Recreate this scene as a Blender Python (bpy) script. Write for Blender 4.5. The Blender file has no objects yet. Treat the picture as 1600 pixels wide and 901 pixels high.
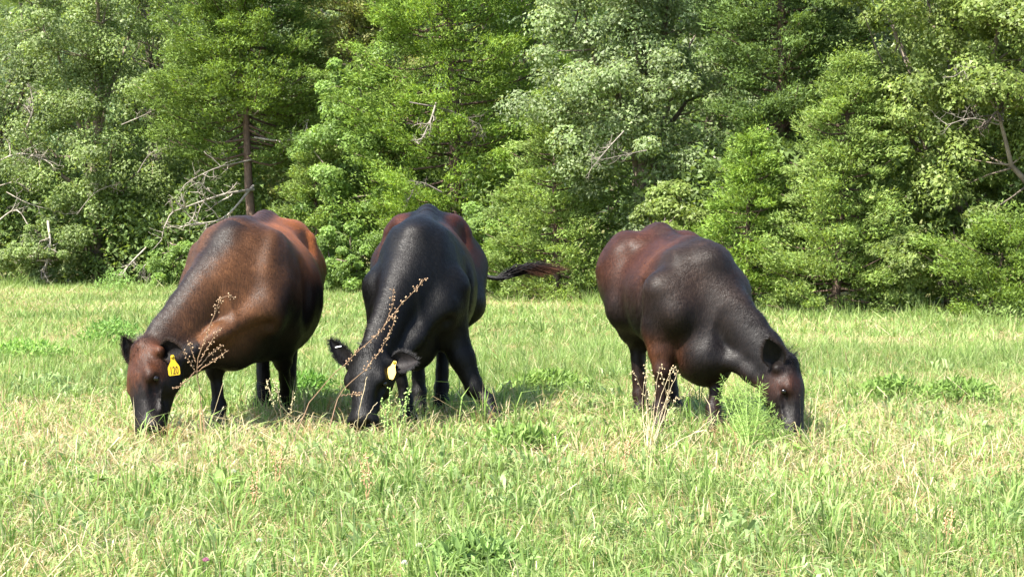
import bpy, math, random
import numpy as np
from mathutils import Vector, Matrix

rng = np.random.default_rng(7)
random.seed(7)
R = math.radians
scene = bpy.context.scene
COL = scene.collection

# ------------------------------------------------------------------ camera, light
F = 3050.0; CAMH = 1.45; HORIZ = 292.0          # focal length and horizon in photo pixels (1600 wide)
cam_d = bpy.data.cameras.new('camera'); cam = bpy.data.objects.new('camera', cam_d); COL.objects.link(cam)
cam_d.sensor_width = 36.0; cam_d.lens = 36.0 * F / 1600.0
cam_d.clip_start = 0.1; cam_d.clip_end = 3000
PITCH = math.atan((450.5 - HORIZ) / F)
cam.location = (0, 0, CAMH); cam.rotation_euler = (math.pi / 2 - PITCH, 0, 0)
scene.camera = cam

SUN = Vector((-0.45, -0.34, 0.82)).normalized()      # direction to the sun
elev = math.asin(SUN.z); az = math.atan2(SUN.x, SUN.y)
world = bpy.data.worlds.new('World'); scene.world = world; world.use_nodes = True
wn = world.node_tree; wn.nodes.clear()
sky = wn.nodes.new('ShaderNodeTexSky'); sky.sky_type = 'NISHITA'; sky.sun_disc = False
sky.sun_elevation = elev; sky.sun_rotation = az; sky.air_density = 1.0; sky.dust_density = 1.5
bg = wn.nodes.new('ShaderNodeBackground'); bg.inputs[1].default_value = 0.12
wo = wn.nodes.new('ShaderNodeOutputWorld')
wn.links.new(sky.outputs[0], bg.inputs[0]); wn.links.new(bg.outputs[0], wo.inputs[0])
sd = bpy.data.lights.new('sun', 'SUN'); sd.energy = 5.0; sd.angle = R(0.55); sd.color = (1.0, 0.95, 0.86)
sun = bpy.data.objects.new('sun', sd); COL.objects.link(sun)
sun.rotation_euler = (-SUN).to_track_quat('-Z', 'Y').to_euler(); sun.location = (-10, -10, 30)
scene.view_settings.view_transform = 'Standard'; scene.view_settings.look = 'None'
scene.view_settings.exposure = 2.0; scene.view_settings.gamma = 1.0
scene.render.engine = 'CYCLES'
scene.cycles.max_bounces = 8; scene.cycles.transparent_max_bounces = 8
scene.cycles.use_denoising = True

# ------------------------------------------------------------------ helpers
def at(px, py, d):
    """world point that the photo shows at pixel (px,py) at depth d"""
    v = -(py - 450.5) / F; u = (px - 800.0) / F
    c, s = math.cos(PITCH), math.sin(PITCH)
    # camera axes: right x, up (0,s,c), forward (0,c,-s); depth measured along world y
    fy = c + v * s; fz = -s + v * c
    k = d / fy
    return np.array([u * k, d, CAMH + fz * k])
def gz(y):
    """height of the pasture at distance y: flat, then falling gently toward the woods"""
    y = np.asarray(y, float)
    t = np.clip(y, 0, 70.0) - 14.0
    return -0.02 * (0.5 * (t + np.sqrt(t * t + 9.0)) - 0.15 * 0)
def on_ground(px, py):
    """ground point seen at a pixel"""
    lo, hi = 3.0, 80.0
    for _ in range(60):
        m = .5 * (lo + hi)
        if at(px, py, m)[2] > gz(m): lo = m
        else: hi = m
    return at(px, py, lo)

_nl = rng.random((256, 256))
def vnoise(x, y):
    x = np.asarray(x); y = np.asarray(y)
    xi = np.floor(x).astype(int); yi = np.floor(y).astype(int)
    fx = x - xi; fy = y - yi
    fx = fx * fx * (3 - 2 * fx); fy = fy * fy * (3 - 2 * fy)
    a = _nl[xi % 256, yi % 256]; b = _nl[(xi + 1) % 256, yi % 256]
    c = _nl[xi % 256, (yi + 1) % 256]; d = _nl[(xi + 1) % 256, (yi + 1) % 256]
    return (a * (1 - fx) + b * fx) * (1 - fy) + (c * (1 - fx) + d * fx) * fy
def fbm(x, y): return (vnoise(x, y) * .55 + vnoise(2.1 * x + 7, 2.1 * y + 3) * .3 + vnoise(4.3 * x + 1, 4.3 * y + 9) * .15)

def make_mesh(name, V, faces, cols=None, smooth=False):
    """faces: int array (n,3) or (n,4) or list of such arrays"""
    if isinstance(faces, np.ndarray): faces = [faces]
    faces = [f for f in faces if len(f)]
    me = bpy.data.meshes.new(name)
    V = np.ascontiguousarray(V, np.float32)
    me.vertices.add(len(V)); me.vertices.foreach_set('co', V.ravel())
    nl = sum(f.size for f in faces); npol = sum(len(f) for f in faces)
    me.loops.add(nl); me.polygons.add(npol)
    me.loops.foreach_set('vertex_index', np.concatenate([f.ravel() for f in faces]).astype(np.int32))
    tot = np.concatenate([np.full(len(f), f.shape[1], np.int32) for f in faces])
    st = np.concatenate([[0], np.cumsum(tot)[:-1]]).astype(np.int32)
    me.polygons.foreach_set('loop_start', st)
    me.polygons.foreach_set('use_smooth', np.full(npol, smooth))
    me.update(calc_edges=True)
    if cols is not None:
        at_ = me.color_attributes.new('Col', 'FLOAT_COLOR', 'POINT')
        c4 = np.ones((len(V), 4), np.float32); c4[:, :3] = np.clip(cols, 0, 1)
        at_.data.foreach_set('color', c4.ravel())
    return me
def obj(name, me, mat=None, parent=None):
    o = bpy.data.objects.new(name, me); COL.objects.link(o)
    if mat is not None and len(me.materials) == 0: me.materials.append(mat)
    if parent is not None: o.parent = parent
    return o
def empty(name, loc=(0, 0, 0), rz=0):
    o = bpy.data.objects.new(name, None); COL.objects.link(o)
    o.location = tuple(loc); o.rotation_euler = (0, 0, rz); o.empty_display_size = .2
    return o
def tag(o, label=None, cat=None, group=None, kind=None):
    if label: o['label'] = label
    if cat: o['category'] = cat
    if group: o['group'] = group
    if kind: o['kind'] = kind
    return o
def unit(v):
    v = np.asarray(v, float); return v / (np.linalg.norm(v, axis=-1, keepdims=True) + 1e-12)

class Geo:
    """collects tubes and loose faces into one mesh"""
    def __init__(s): s.V = []; s.Q = []; s.T = []; s.C = []; s.n = 0
    def add(s, V, Q=None, T=None, c=(.2, .2, .2)):
        V = np.asarray(V, float); s.V.append(V)
        c = np.asarray(c, float)
        s.C.append(np.broadcast_to(c, V.shape) if c.ndim == 1 else c)
        if Q is not None and len(Q): s.Q.append(np.asarray(Q) + s.n)
        if T is not None and len(T): s.T.append(np.asarray(T) + s.n)
        s.n += len(V)
    def tube(s, P, r, c=(.2, .2, .2), k=6):
        P = np.asarray(P, float); m = len(P); r = np.broadcast_to(np.asarray(r, float), (m,))
        t = np.gradient(P, axis=0); t = unit(t)
        ref = np.array([0.13, 0.31, 0.94]) if abs(t[0] @ [0.13, .31, .94]) < .9 else np.array([1., 0.1, 0])
        u = unit(np.cross(t, ref)); w = np.cross(t, u)
        a = np.arange(k) / k * 2 * math.pi
        ring = (u[:, None] * np.cos(a)[None, :, None] + w[:, None] * np.sin(a)[None, :, None]) * r[:, None, None] + P[:, None]
        V = ring.reshape(-1, 3)
        i = np.arange(m - 1)[:, None] * k; j = np.arange(k)[None]; j2 = (j + 1) % k
        Q = np.stack([i + j, i + j2, i + k + j2, i + k + j], -1).reshape(-1, 4)
        cc = np.asarray(c, float)
        if cc.ndim == 2: cc = np.repeat(cc, k, axis=0)
        V2 = np.vstack([V, P[-1] + t[-1] * r[-1] * .5])
        if cc.ndim == 2: cc = np.vstack([cc, cc[-1]])
        T = np.stack([(m - 1) * k + np.arange(k), (m - 1) * k + (np.arange(k) + 1) % k, np.full(k, m * k)], -1)
        s.add(V2, Q, T, cc)
    def mesh(s, name, smooth=False):
        fs = []
        if s.Q: fs.append(np.concatenate(s.Q))
        if s.T: fs.append(np.concatenate(s.T))
        return make_mesh(name, np.concatenate(s.V), fs, np.concatenate(s.C), smooth)

# ------------------------------------------------------------------ materials
def new_mat(name):
    m = bpy.data.materials.new(name); m.use_nodes = True
    nt = m.node_tree; nt.nodes.clear(); return m, nt
def node(nt, t, **kw):
    n = nt.nodes.new(t)
    for k, v in kw.items(): setattr(n, k, v)
    return n
def foliage_mat(name, rough=.5, trans=.35, spec=.35, tint=(1.15, 1.1, .55)):
    m, nt = new_mat(name); L = nt.links.new
    a = node(nt, 'ShaderNodeAttribute', attribute_name='Col')
    p = node(nt, 'ShaderNodeBsdfPrincipled'); p.inputs['Roughness'].default_value = rough
    p.inputs['Specular IOR Level'].default_value = spec
    t = node(nt, 'ShaderNodeBsdfTranslucent')
    mul = node(nt, 'ShaderNodeMix', data_type='RGBA', blend_type='MULTIPLY'); mul.inputs[0].default_value = 1
    mul.inputs[7].default_value = (*tint, 1)
    mx = node(nt, 'ShaderNodeMixShader'); mx.inputs[0].default_value = trans
    o = node(nt, 'ShaderNodeOutputMaterial')
    L(a.outputs['Color'], p.inputs['Base Color']); L(a.outputs['Color'], mul.inputs[6])
    L(mul.outputs[2], t.inputs['Color'])
    L(p.outputs[0], mx.inputs[1]); L(t.outputs[0], mx.inputs[2]); L(mx.outputs[0], o.inputs[0])
    return m
def attr_mat(name, rough=.7, spec=.3, bump=0, bscale=40, vary=.0, sheen=0., coat=0.):
    m, nt = new_mat(name); L = nt.links.new
    a = node(nt, 'ShaderNodeAttribute', attribute_name='Col')
    p = node(nt, 'ShaderNodeBsdfPrincipled'); p.inputs['Roughness'].default_value = rough
    p.inputs['Specular IOR Level'].default_value = spec
    o = node(nt, 'ShaderNodeOutputMaterial'); col = a.outputs['Color']
    tc = node(nt, 'ShaderNodeTexCoord')
    if vary:
        n = node(nt, 'ShaderNodeTexNoise'); n.inputs['Scale'].default_value = bscale * .35; n.inputs['Detail'].default_value = 5
        L(tc.outputs['Object'], n.inputs['Vector'])
        r = node(nt, 'ShaderNodeMapRange'); r.inputs[1].default_value = .3; r.inputs[2].default_value = .7
        r.inputs[3].default_value = 1 - vary; r.inputs[4].default_value = 1 + vary
        L(n.outputs[0], r.inputs[0])
        mul = node(nt, 'ShaderNodeVectorMath', operation='SCALE'); L(col, mul.inputs[0]); L(r.outputs[0], mul.inputs['Scale'])
        col = mul.outputs[0]
    L(col, p.inputs['Base Color'])
    if bump:
        n2 = node(nt, 'ShaderNodeTexNoise'); n2.inputs['Scale'].default_value = bscale; n2.inputs['Detail'].default_value = 6
        L(tc.outputs['Object'], n2.inputs['Vector'])
        b = node(nt, 'ShaderNodeBump'); b.inputs['Strength'].default_value = bump; b.inputs['Distance'].default_value = .01
        L(n2.outputs[0], b.inputs['Height']); L(b.outputs[0], p.inputs['Normal'])
    if sheen:
        p.inputs['Sheen Weight'].default_value = sheen; p.inputs['Sheen Roughness'].default_value = .35
    if coat: p.inputs['Coat Weight'].default_value = coat
    L(p.outputs[0], o.inputs[0]); return m
def flat_mat(name, col, rough=.5, spec=.4):
    m, nt = new_mat(name)
    p = node(nt, 'ShaderNodeBsdfPrincipled'); o = node(nt, 'ShaderNodeOutputMaterial')
    n = node(nt, 'ShaderNodeTexNoise'); n.inputs['Scale'].default_value = 60
    mr = node(nt, 'ShaderNodeMapRange'); mr.inputs[3].default_value = .85; mr.inputs[4].default_value = 1.1
    sc = node(nt, 'ShaderNodeVectorMath', operation='SCALE'); sc.inputs[0].default_value = col
    nt.links.new(n.outputs[0], mr.inputs[0]); nt.links.new(mr.outputs[0], sc.inputs['Scale']); nt.links.new(sc.outputs[0], p.inputs['Base Color'])
    p.inputs['Roughness'].default_value = rough; p.inputs['Specular IOR Level'].default_value = spec
    nt.links.new(p.outputs[0], o.inputs[0]); return m

M_grass = foliage_mat('grass_blade', .5, .38, .22, (1.08, 1.1, .72))
M_leaf = foliage_mat('broad_leaf', .48, .48, .26)
M_cedar = foliage_mat('cedar_spray', .6, .42, .22)
M_bark = attr_mat('bark', .85, .2, .9, 25, .35)
def coat_mat():
    m, nt = new_mat('cow_coat'); L = nt.links.new
    a = node(nt, 'ShaderNodeAttribute', attribute_name='Col'); tc = node(nt, 'ShaderNodeTexCoord')
    mp = node(nt, 'ShaderNodeMapping'); mp.inputs['Scale'].default_value = (110, 160, 24); mp.inputs['Rotation'].default_value = (0, .55, 0)
    L(tc.outputs['Object'], mp.inputs[0])
    n1 = node(nt, 'ShaderNodeTexNoise'); n1.inputs['Scale'].default_value = 1; n1.inputs['Detail'].default_value = 4; L(mp.outputs[0], n1.inputs[0])
    n2 = node(nt, 'ShaderNodeTexNoise'); n2.inputs['Scale'].default_value = 6; n2.inputs['Detail'].default_value = 2.5; n2.inputs['Roughness'].default_value = .5; L(tc.outputs['Object'], n2.inputs[0])
    def rng_(src, lo, hi):
        r = node(nt, 'ShaderNodeMapRange'); r.inputs[1].default_value = .3; r.inputs[2].default_value = .7; r.inputs[3].default_value = lo; r.inputs[4].default_value = hi; L(src, r.inputs[0]); return r.outputs[0]
    f1 = node(nt, 'ShaderNodeMath', operation='MULTIPLY'); L(rng_(n1.outputs[0], .55, 1.5), f1.inputs[0]); L(rng_(n2.outputs[0], .55, 1.45), f1.inputs[1])
    sc = node(nt, 'ShaderNodeVectorMath', operation='SCALE'); L(a.outputs['Color'], sc.inputs[0]); L(f1.outputs[0], sc.inputs['Scale'])
    p = node(nt, 'ShaderNodeBsdfPrincipled'); L(sc.outputs[0], p.inputs['Base Color']); L(rng_(n1.outputs[0], .40, .66), p.inputs['Roughness'])
    p.inputs['Specular IOR Level'].default_value = .14
    b1 = node(nt, 'ShaderNodeBump'); b1.inputs['Strength'].default_value = .42; b1.inputs['Distance'].default_value = .008; L(n1.outputs[0], b1.inputs['Height'])
    b2 = node(nt, 'ShaderNodeBump'); b2.inputs['Strength'].default_value = .4; b2.inputs['Distance'].default_value = .03; L(n2.outputs[0], b2.inputs['Height'])
    L(b1.outputs[0], b2.inputs['Normal']); L(b2.outputs[0], p.inputs['Normal'])
    o = node(nt, 'ShaderNodeOutputMaterial'); L(p.outputs[0], o.inputs[0]); return m
M_coat = coat_mat()
M_hair = attr_mat('cow_hair', .42, .15)
M_eye = flat_mat('cow_eye', (.006, .004, .003), .12, .45)
M_tag = flat_mat('tag_plastic', (.42, .27, .006), .45, .3)
M_ink = flat_mat('tag_ink', (.055, .035, .006), .6, .2)
M_metal = flat_mat('tag_metal', (.75, .75, .75), .35, .6)
M_stem = attr_mat('weed_stem', .7, .25, 0)

# ------------------------------------------------------------------ pasture ground
def ground():
    xs = np.concatenate([np.linspace(-900, -40, 20), np.linspace(-38, 38, 77), np.linspace(40, 900, 20)])
    ys = np.concatenate([np.linspace(-60, 3, 8), np.linspace(4, 46, 85), np.linspace(48, 90, 12), np.linspace(110, 1500, 15)])
    X, Y = np.meshgrid(xs, ys, indexing='ij')
    Z = gz(Y) + 0.02 * (fbm(X * .8, Y * .8) - .5) * ((Y > 4) & (Y < 46) & (abs(X) < 38))
    V = np.stack([X, Y, Z], -1).reshape(-1, 3); nx, ny = X.shape
    i = np.arange(nx - 1)[:, None] * ny; j = np.arange(ny - 1)[None]
    Q = np.stack([i + j, i + ny + j, i + ny + j + 1, i + j + 1], -1).reshape(-1, 4)
    m, nt = new_mat('pasture_soil'); L = nt.links.new
    p = node(nt, 'ShaderNodeBsdfPrincipled'); p.inputs['Roughness'].default_value = .95; p.inputs['Specular IOR Level'].default_value = .1
    tc = node(nt, 'ShaderNodeTexCoord')
    n1 = node(nt, 'ShaderNodeTexNoise'); n1.inputs['Scale'].default_value = 1.3; n1.inputs['Detail'].default_value = 8
    n2 = node(nt, 'ShaderNodeTexNoise'); n2.inputs['Scale'].default_value = 45; n2.inputs['Detail'].default_value = 6
    L(tc.outputs['Object'], n1.inputs[0]); L(tc.outputs['Object'], n2.inputs[0])
    r1 = node(nt, 'ShaderNodeValToRGB'); e = r1.color_ramp.elements
    e[0].position = .36; e[0].color = (.085, .125, .03, 1); e[1].position = .66; e[1].color = (.24, .20, .10, 1)
    r2 = node(nt, 'ShaderNodeValToRGB'); e = r2.color_ramp.elements
    e[0].position = .3; e[0].color = (.45, .45, .4, 1); e[1].position = .7; e[1].color = (1.2, 1.15, 1, 1)
    mu = node(nt, 'ShaderNodeMix', data_type='RGBA', blend_type='MULTIPLY'); mu.inputs[0].default_value = 1
    L(n1.outputs[0], r1.inputs[0]); L(n2.outputs[0], r2.inputs[0]); L(r1.outputs[0], mu.inputs[6]); L(r2.outputs[0], mu.inputs[7])
    b = node(nt, 'ShaderNodeBump'); b.inputs['Strength'].default_value = 1; b.inputs['Distance'].default_value = .03
    L(n2.outputs[0], b.inputs['Height']); L(b.outputs[0], p.inputs['Normal'])
    o = node(nt, 'ShaderNodeOutputMaterial'); L(mu.outputs[2], p.inputs['Base Color']); L(p.outputs[0], o.inputs[0])
    g = obj('pasture_ground', make_mesh('pasture_ground', V, Q, smooth=True), m)
    tag(g, kind='structure')
ground()

def treeline(px):      # distance at which the woods begin for a photo column
    return np.interp(px, [-400, 0, 400, 700, 900, 1200, 1600, 2000], [39.3, 38.3, 36.2, 33.2, 30.2, 26.6, 25.0, 24])

# ------------------------------------------------------------------ grass
def blades(name, P, ang, lean, h, w, col, label, bend=.35, single=False):
    """one mesh of curved two-piece blades"""
    n = len(P)
    d = np.stack([np.cos(ang), np.sin(ang), np.zeros(n)], -1)
    s = np.stack([-np.sin(ang), np.cos(ang), np.zeros(n)], -1)
    # rotate the blade's width randomly about its axis
    tw = rng.uniform(0, math.pi, n); s = s * np.cos(tw)[:, None] + d * np.sin(tw)[:, None]
    up = np.array([0, 0, 1.])
    mid = P + up * (h * .6)[:, None] + d * (lean * h * bend)[:, None]
    tip = P + up * (h * np.clip(1 - .35 * lean, .15, 1))[:, None] + d * (lean * h)[:, None]
    hw = (w * .5)[:, None]
    if single:
        V = np.stack([P - s * hw, P + s * hw, tip], 1).reshape(-1, 3); T = np.arange(n * 3).reshape(-1, 3)
        return tag(obj(name, make_mesh(name, V, T, np.repeat(col, 3, 0)), M_grass), label, 'grass', kind='stuff')
    V = np.stack([P - s * hw * .7, P + s * hw * .7, mid - s * hw, mid + s * hw, tip], 1).reshape(-1, 3)
    b = np.arange(n)[:, None] * 5
    T = np.concatenate([b + [0, 1, 3], b + [0, 3, 2], b + [2, 3, 4]])
    c = np.repeat(col[:, None], 5, 1).copy()
    c = c.reshape(-1, 3)
    o = obj(name, make_mesh(name, V, T, c), M_grass)
    return tag(o, label, 'grass', kind='stuff')

def scatter(y0, y1, dens, margin=1.2):
    """random ground points in the wedge the camera sees, with a margin"""
    ymid = np.linspace(y0, y1, 60); wid = 2 * (ymid * 800 / F + margin)
    n = int(((wid[1:] + wid[:-1]) / 2 * (ymid[1] - ymid[0])).sum() * dens)
    y = np.interp(rng.random(n), np.concatenate([[0], np.cumsum((wid[1:] + wid[:-1]) / 2)]) / ((wid[1:] + wid[:-1]) / 2).sum(), ymid)
    x = (rng.random(n) * 2 - 1) * (y * 800 / F + margin)
    return x, y

def treeline_y(x, y):
    return treeline(800 + x / np.maximum(y, 1) * F)

GREENS = np.array([[.22, .31, .075], [.27, .36, .10], [.17, .27, .06], [.32, .39, .13], [.38, .43, .17]])
STRAW = np.array([[.60, .50, .30], [.68, .60, .40], [.50, .40, .22], [.42, .27, .14]])
RANK = [tuple(on_ground(px, py)[:2]) for px, py in ((221, 698), (560, 678), (1250, 698), (344, 674), (448, 654), (771, 666), (639, 664), (1031, 678), (1112, 680))]   # taller ungrazed grass about muzzles and hooves
def grass_field():
    global GREENS, STRAW
    GREENS = GREENS * [.79, .85, .84]; STRAW = STRAW * [.74, .72, .70]
    bands = [(5.6, 9.5, 3000, .0066, 1.0), (9.5, 13.5, 2500, .0072, 1.0), (13.5, 20, 2000, .0085, 1.0), (20, 41, 620, .014, 1.0)]
    for bi, (y0, y1, dens, w, hs) in enumerate(bands):
        x, y = scatter(y0, y1, dens)
        keep = y < treeline_y(x, y) + 1.0
        x, y = x[keep], y[keep]
        clump = fbm(x * 1.1, y * 1.1); fine = vnoise(x * 6.5 + 40, y * 6.5); patch = fbm(x * .35 + 20, y * .35 + 5)
        keep = rng.random(len(x)) < np.clip(.35 + 1.1 * fine, 0, 1)
        x, y, clump, fine, patch = x[keep], y[keep], clump[keep], fine[keep], patch[keep]
        n = len(x)
        # gather most blades into tufts that lean outward
        cell = .11 * (1 + .3 * bi); gx, gy = np.floor(x / cell), np.floor(y / cell)
        hsh = lambda a, b_, s: np.modf(np.abs(np.sin(a * 12.9898 + b_ * 78.233 + s) * 43758.5453))[0]
        tx, ty = (gx + .15 + .7 * hsh(gx, gy, 1.)) * cell, (gy + .15 + .7 * hsh(gx, gy, 2.)) * cell; tall = hsh(gx, gy, 3.)
        tuft = rng.random(n) < .62
        pull = rng.uniform(.35, .9, n) * tuft
        x = x + (tx - x) * pull; y = y + (ty - y) * pull
        ang = np.where(tuft, np.arctan2(y - ty, x - tx) + rng.normal(0, .5, n), rng.uniform(0, 2 * math.pi, n))
        dry = rng.random(n) < np.clip(.25 + 1.7 * (patch - .47) + .8 * (.48 - clump) + .25 * (hsh(gx, gy, 5.) - .5), .06, .75)
        h = rng.uniform(.045, .115, n) * (.60 + 1.05 * clump) * hs * np.where(tuft, .55 + 1.15 * tall ** 2, .8)
        h *= np.where(rng.random(n) < .05, 1.6, 1.0)
        lean = np.abs(rng.normal(.65, .5, n)).clip(0, 2.2)
        lean = np.where(dry, rng.uniform(.1, 2.6, n), lean)
        h = np.where(dry, h * rng.uniform(.6, 1.4, n), h)
        edge = treeline_y(x, y) - y; h = h * (1 + np.where(edge < 1.1, 2.2 * np.clip(fbm(x * 1.7 + 3, y * .5) - .45, 0, 1) * 4 * rng.random(n), 0))
        for qx, qy in RANK: h = h * (1 + .75 * np.exp(-(((x - qx) / .22) ** 2 + ((y - qy + .10) / .12) ** 2)))
        ww = w * rng.uniform(.5, 1.5, n) * np.where(dry, .62, 1.0)
        ci = rng.integers(0, len(GREENS), n)
        g = GREENS[ci] * rng.uniform(.75, 1.2, (n, 1)) * (.50 + .72 * patch + .24 * hsh(gx, gy, 4.))[:, None]
        s = STRAW[rng.choice(4, n, p=[.4, .3, .2, .1])] * rng.uniform(.8, 1.15, (n, 1))
        col = np.where(dry[:, None], s, g)
        P = np.stack([x, y, gz(y) - .005], -1)
        blades('grass', P, ang, lean, h, ww, col,
               ['short mixed green grass and straw nearest the camera', 'green and straw grass around the grazing cattle',
                'pale grass of the middle pasture behind the cattle', 'far pasture grass running up to the trees'][bi], single=bi > 1)
    # long thin dry stalks standing above the grass
    x, y = scatter(5.8, 17, 26); k = fbm(x * .5 + 20, y * .5 + 5) + rng.normal(0, .1, len(x)) > .44
    x, y = x[k], y[k]; n = len(x)
    P = np.stack([x, y, gz(y) - .005], -1)
    blades('dry_stalk', P, rng.uniform(0, 6.28, n), rng.uniform(.05, .9, n), rng.uniform(.10, .24, n), rng.uniform(.002, .0042, n),
           STRAW[rng.integers(0, 4, n)] * rng.uniform(.75, 1.1, (n, 1)), 'thin dry straw stalks standing above the green grass', .5)
    # broad low leaves: plantain, dandelion and clover among the grass
    x, y = scatter(5.7, 16, 42); k = vnoise(x * 2.3 + 11, y * 2.3 + 4) > .60
    x, y = x[k], y[k]; n0 = len(x)
    reps = 5; x = np.repeat(x, reps) + rng.normal(0, .03, n0 * reps); y = np.repeat(y, reps) + rng.normal(0, .03, n0 * reps); n = len(x)
    P = np.stack([x, y, gz(y) + rng.uniform(0, .03, n)], -1)
    blades('weed_leaf', P, rng.uniform(0, 6.28, n), rng.uniform(.2, 1.3, n), rng.uniform(.04, .11, n), rng.uniform(.010, .024, n),
           np.array([[.21, .29, .09]]) * rng.uniform(.75, 1.35, (n, 1)) * np.array([1, 1, 1.2]), 'broad low weed leaves scattered through the grass', .45)
grass_field()
# ------------------------------------------------------------------ cattle: bodies grown from a smooth distance field
class Field:
    def __init__(s, lo, hi, h):
        s.lo = np.array(lo, float); s.h = h
        s.n = np.ceil((np.array(hi) - s.lo) / h).astype(int) + 1
        s.ax = [s.lo[i] + h * np.arange(s.n[i]) for i in range(3)]
        s.d = np.full(s.n, .3, np.float32)
    def _sl(s, lo, hi):
        a = np.clip(np.floor((np.array(lo) - s.lo) / s.h).astype(int), 0, s.n)
        b = np.clip(np.ceil((np.array(hi) - s.lo) / s.h).astype(int) + 1, 0, s.n)
        return tuple(slice(int(a[i]), int(b[i])) for i in range(3))
    def op(s, fn, lo, hi, k, sub=False):
        m = k + .05; sl = s._sl(np.array(lo) - m, np.array(hi) + m)
        X = s.ax[0][sl[0]][:, None, None]; Y = s.ax[1][sl[1]][None, :, None]; Z = s.ax[2][sl[2]][None, None, :]
        if 0 in (X.size, Y.size, Z.size): return
        b = fn(X, Y, Z).astype(np.float32); a = s.d[sl]
        if sub: a = -a
        t = np.clip(.5 + .5 * (a - b) / k, 0, 1)
        r = a * (1 - t) + b * t - k * t * (1 - t)
        s.d[sl] = -r if sub else r
    def cone(s, a, b, ra, rb, k=.04, side=None, flat=1.0, sub=False):
        a = np.array(a, float); b = np.array(b, float); ab = b - a; L2 = ab @ ab + 1e-9
        def fn(X, Y, Z):
            x, y, z = X - a[0], Y - a[1], Z - a[2]
            t = np.clip((x * ab[0] + y * ab[1] + z * ab[2]) / L2, 0, 1)
            qx, qy, qz = x - t * ab[0], y - t * ab[1], z - t * ab[2]
            q2 = qx * qx + qy * qy + qz * qz
            r = ra + (rb - ra) * t
            if side is not None:
                lu = qx * side[0] + qy * side[1] + qz * side[2]
                q2 = q2 - lu * lu + (lu / flat) ** 2
                return (np.sqrt(np.maximum(q2, 1e-12)) - r) * min(1, flat)
            return np.sqrt(np.maximum(q2, 1e-12)) - r
        m = max(ra, rb) * max(1, flat)
        s.op(fn, np.minimum(a, b) - m, np.maximum(a, b) + m, k, sub)
    def ell(s, c, rad, k=.04, B=None, sub=False):
        c = np.array(c, float); rad = np.array(rad, float); B = np.eye(3) if B is None else np.array(B, float)   # rows of B: axes
        def fn(X, Y, Z):
            x, y, z = X - c[0], Y - c[1], Z - c[2]
            q = [(x * B[i][0] + y * B[i][1] + z * B[i][2]) / rad[i] for i in range(3)]
            k0 = np.sqrt(q[0] ** 2 + q[1] ** 2 + q[2] ** 2)
            k1 = np.sqrt((q[0] / rad[0]) ** 2 + (q[1] / rad[1]) ** 2 + (q[2] / rad[2]) ** 2) + 1e-6
            return k0 * (k0 - 1) / k1
        e = np.sqrt(((B * rad[:, None]) ** 2).sum(0)) if B is not None else rad
        s.op(fn, c - e, c + e, k, sub)

def surface_nets(d, lo, h):
    ins = d < 0
    nx, ny, nz = d.shape
    cnt = np.zeros((nx - 1, ny - 1, nz - 1), np.int8)
    for i in (0, 1):
        for j in (0, 1):
            for k in (0, 1): cnt += ins[i:nx - 1 + i, j:ny - 1 + j, k:nz - 1 + k]
    act = (cnt > 0) & (cnt < 8)
    I = np.argwhere(act); idx = np.full(act.shape, -1, np.int32); idx[act] = np.arange(len(I))
    P = np.zeros((len(I), 3)); N = np.zeros(len(I))
    cor = [(i, j, k) for i in (0, 1) for j in (0, 1) for k in (0, 1)]
    for a in cor:
        for ax in range(3):
            if a[ax] == 1: continue
            b = list(a); b[ax] = 1
            da = d[I[:, 0] + a[0], I[:, 1] + a[1], I[:, 2] + a[2]]; db = d[I[:, 0] + b[0], I[:, 1] + b[1], I[:, 2] + b[2]]
            m = (da < 0) != (db < 0)
            t = np.where(m, da / np.where(da == db, 1, da - db), 0)
            p = np.array(a, float)[None].repeat(len(I), 0); p[:, ax] = t
            P[m] += p[m]; N[m] += 1
    V = lo + h * (I + P / N[:, None])
    Qs = []
    for ax in range(3):
        u, v = [(1, 2), (2, 0), (0, 1)][ax]
        s0 = [slice(None)] * 3; s1 = [slice(None)] * 3
        s0[ax] = slice(0, -1); s1[ax] = slice(1, None)
        a, b = ins[tuple(s0)], ins[tuple(s1)]
        E = np.argwhere(a != b)
        E = E[(E[:, u] > 0) & (E[:, v] > 0) & (E[:, u] < d.shape[u] - 1) & (E[:, v] < d.shape[v] - 1)]
        fl = a[E[:, 0], E[:, 1], E[:, 2]]
        def ci(du, dv):
            q = E.copy(); q[:, u] -= du; q[:, v] -= dv
            return idx[q[:, 0], q[:, 1], q[:, 2]]
        q = np.stack([ci(1, 1), ci(0, 1), ci(0, 0), ci(1, 0)], -1)
        q[~fl] = q[~fl][:, ::-1]
        Qs.append(q)
    Q = np.concatenate(Qs); Q = Q[(Q >= 0).all(1)]
    return V, Q
def laplace(V, Q, it=2, f=.5):
    e = np.concatenate([Q[:, [0, 1]], Q[:, [1, 2]], Q[:, [2, 3]], Q[:, [3, 0]]]); e = np.concatenate([e, e[:, ::-1]])
    deg = np.bincount(e[:, 0], minlength=len(V))[:, None]
    for _ in range(it):
        A = np.stack([np.bincount(e[:, 0], V[e[:, 1], c], len(V)) for c in range(3)], -1) / np.maximum(deg, 1)
        V = V + f * (A - V)
    return V
def vnormals(V, Q):
    n = np.cross(V[Q[:, 2]] - V[Q[:, 0]], V[Q[:, 3]] - V[Q[:, 1]])
    N = np.zeros_like(V)
    for i in range(4):
        for c in range(3): N[:, c] += np.bincount(Q[:, i], n[:, c], len(V))
    return unit(N)
def sm(x, a, b): t = np.clip((x - a) / (b - a), 0, 1); return t * t * (3 - 2 * t)
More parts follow.
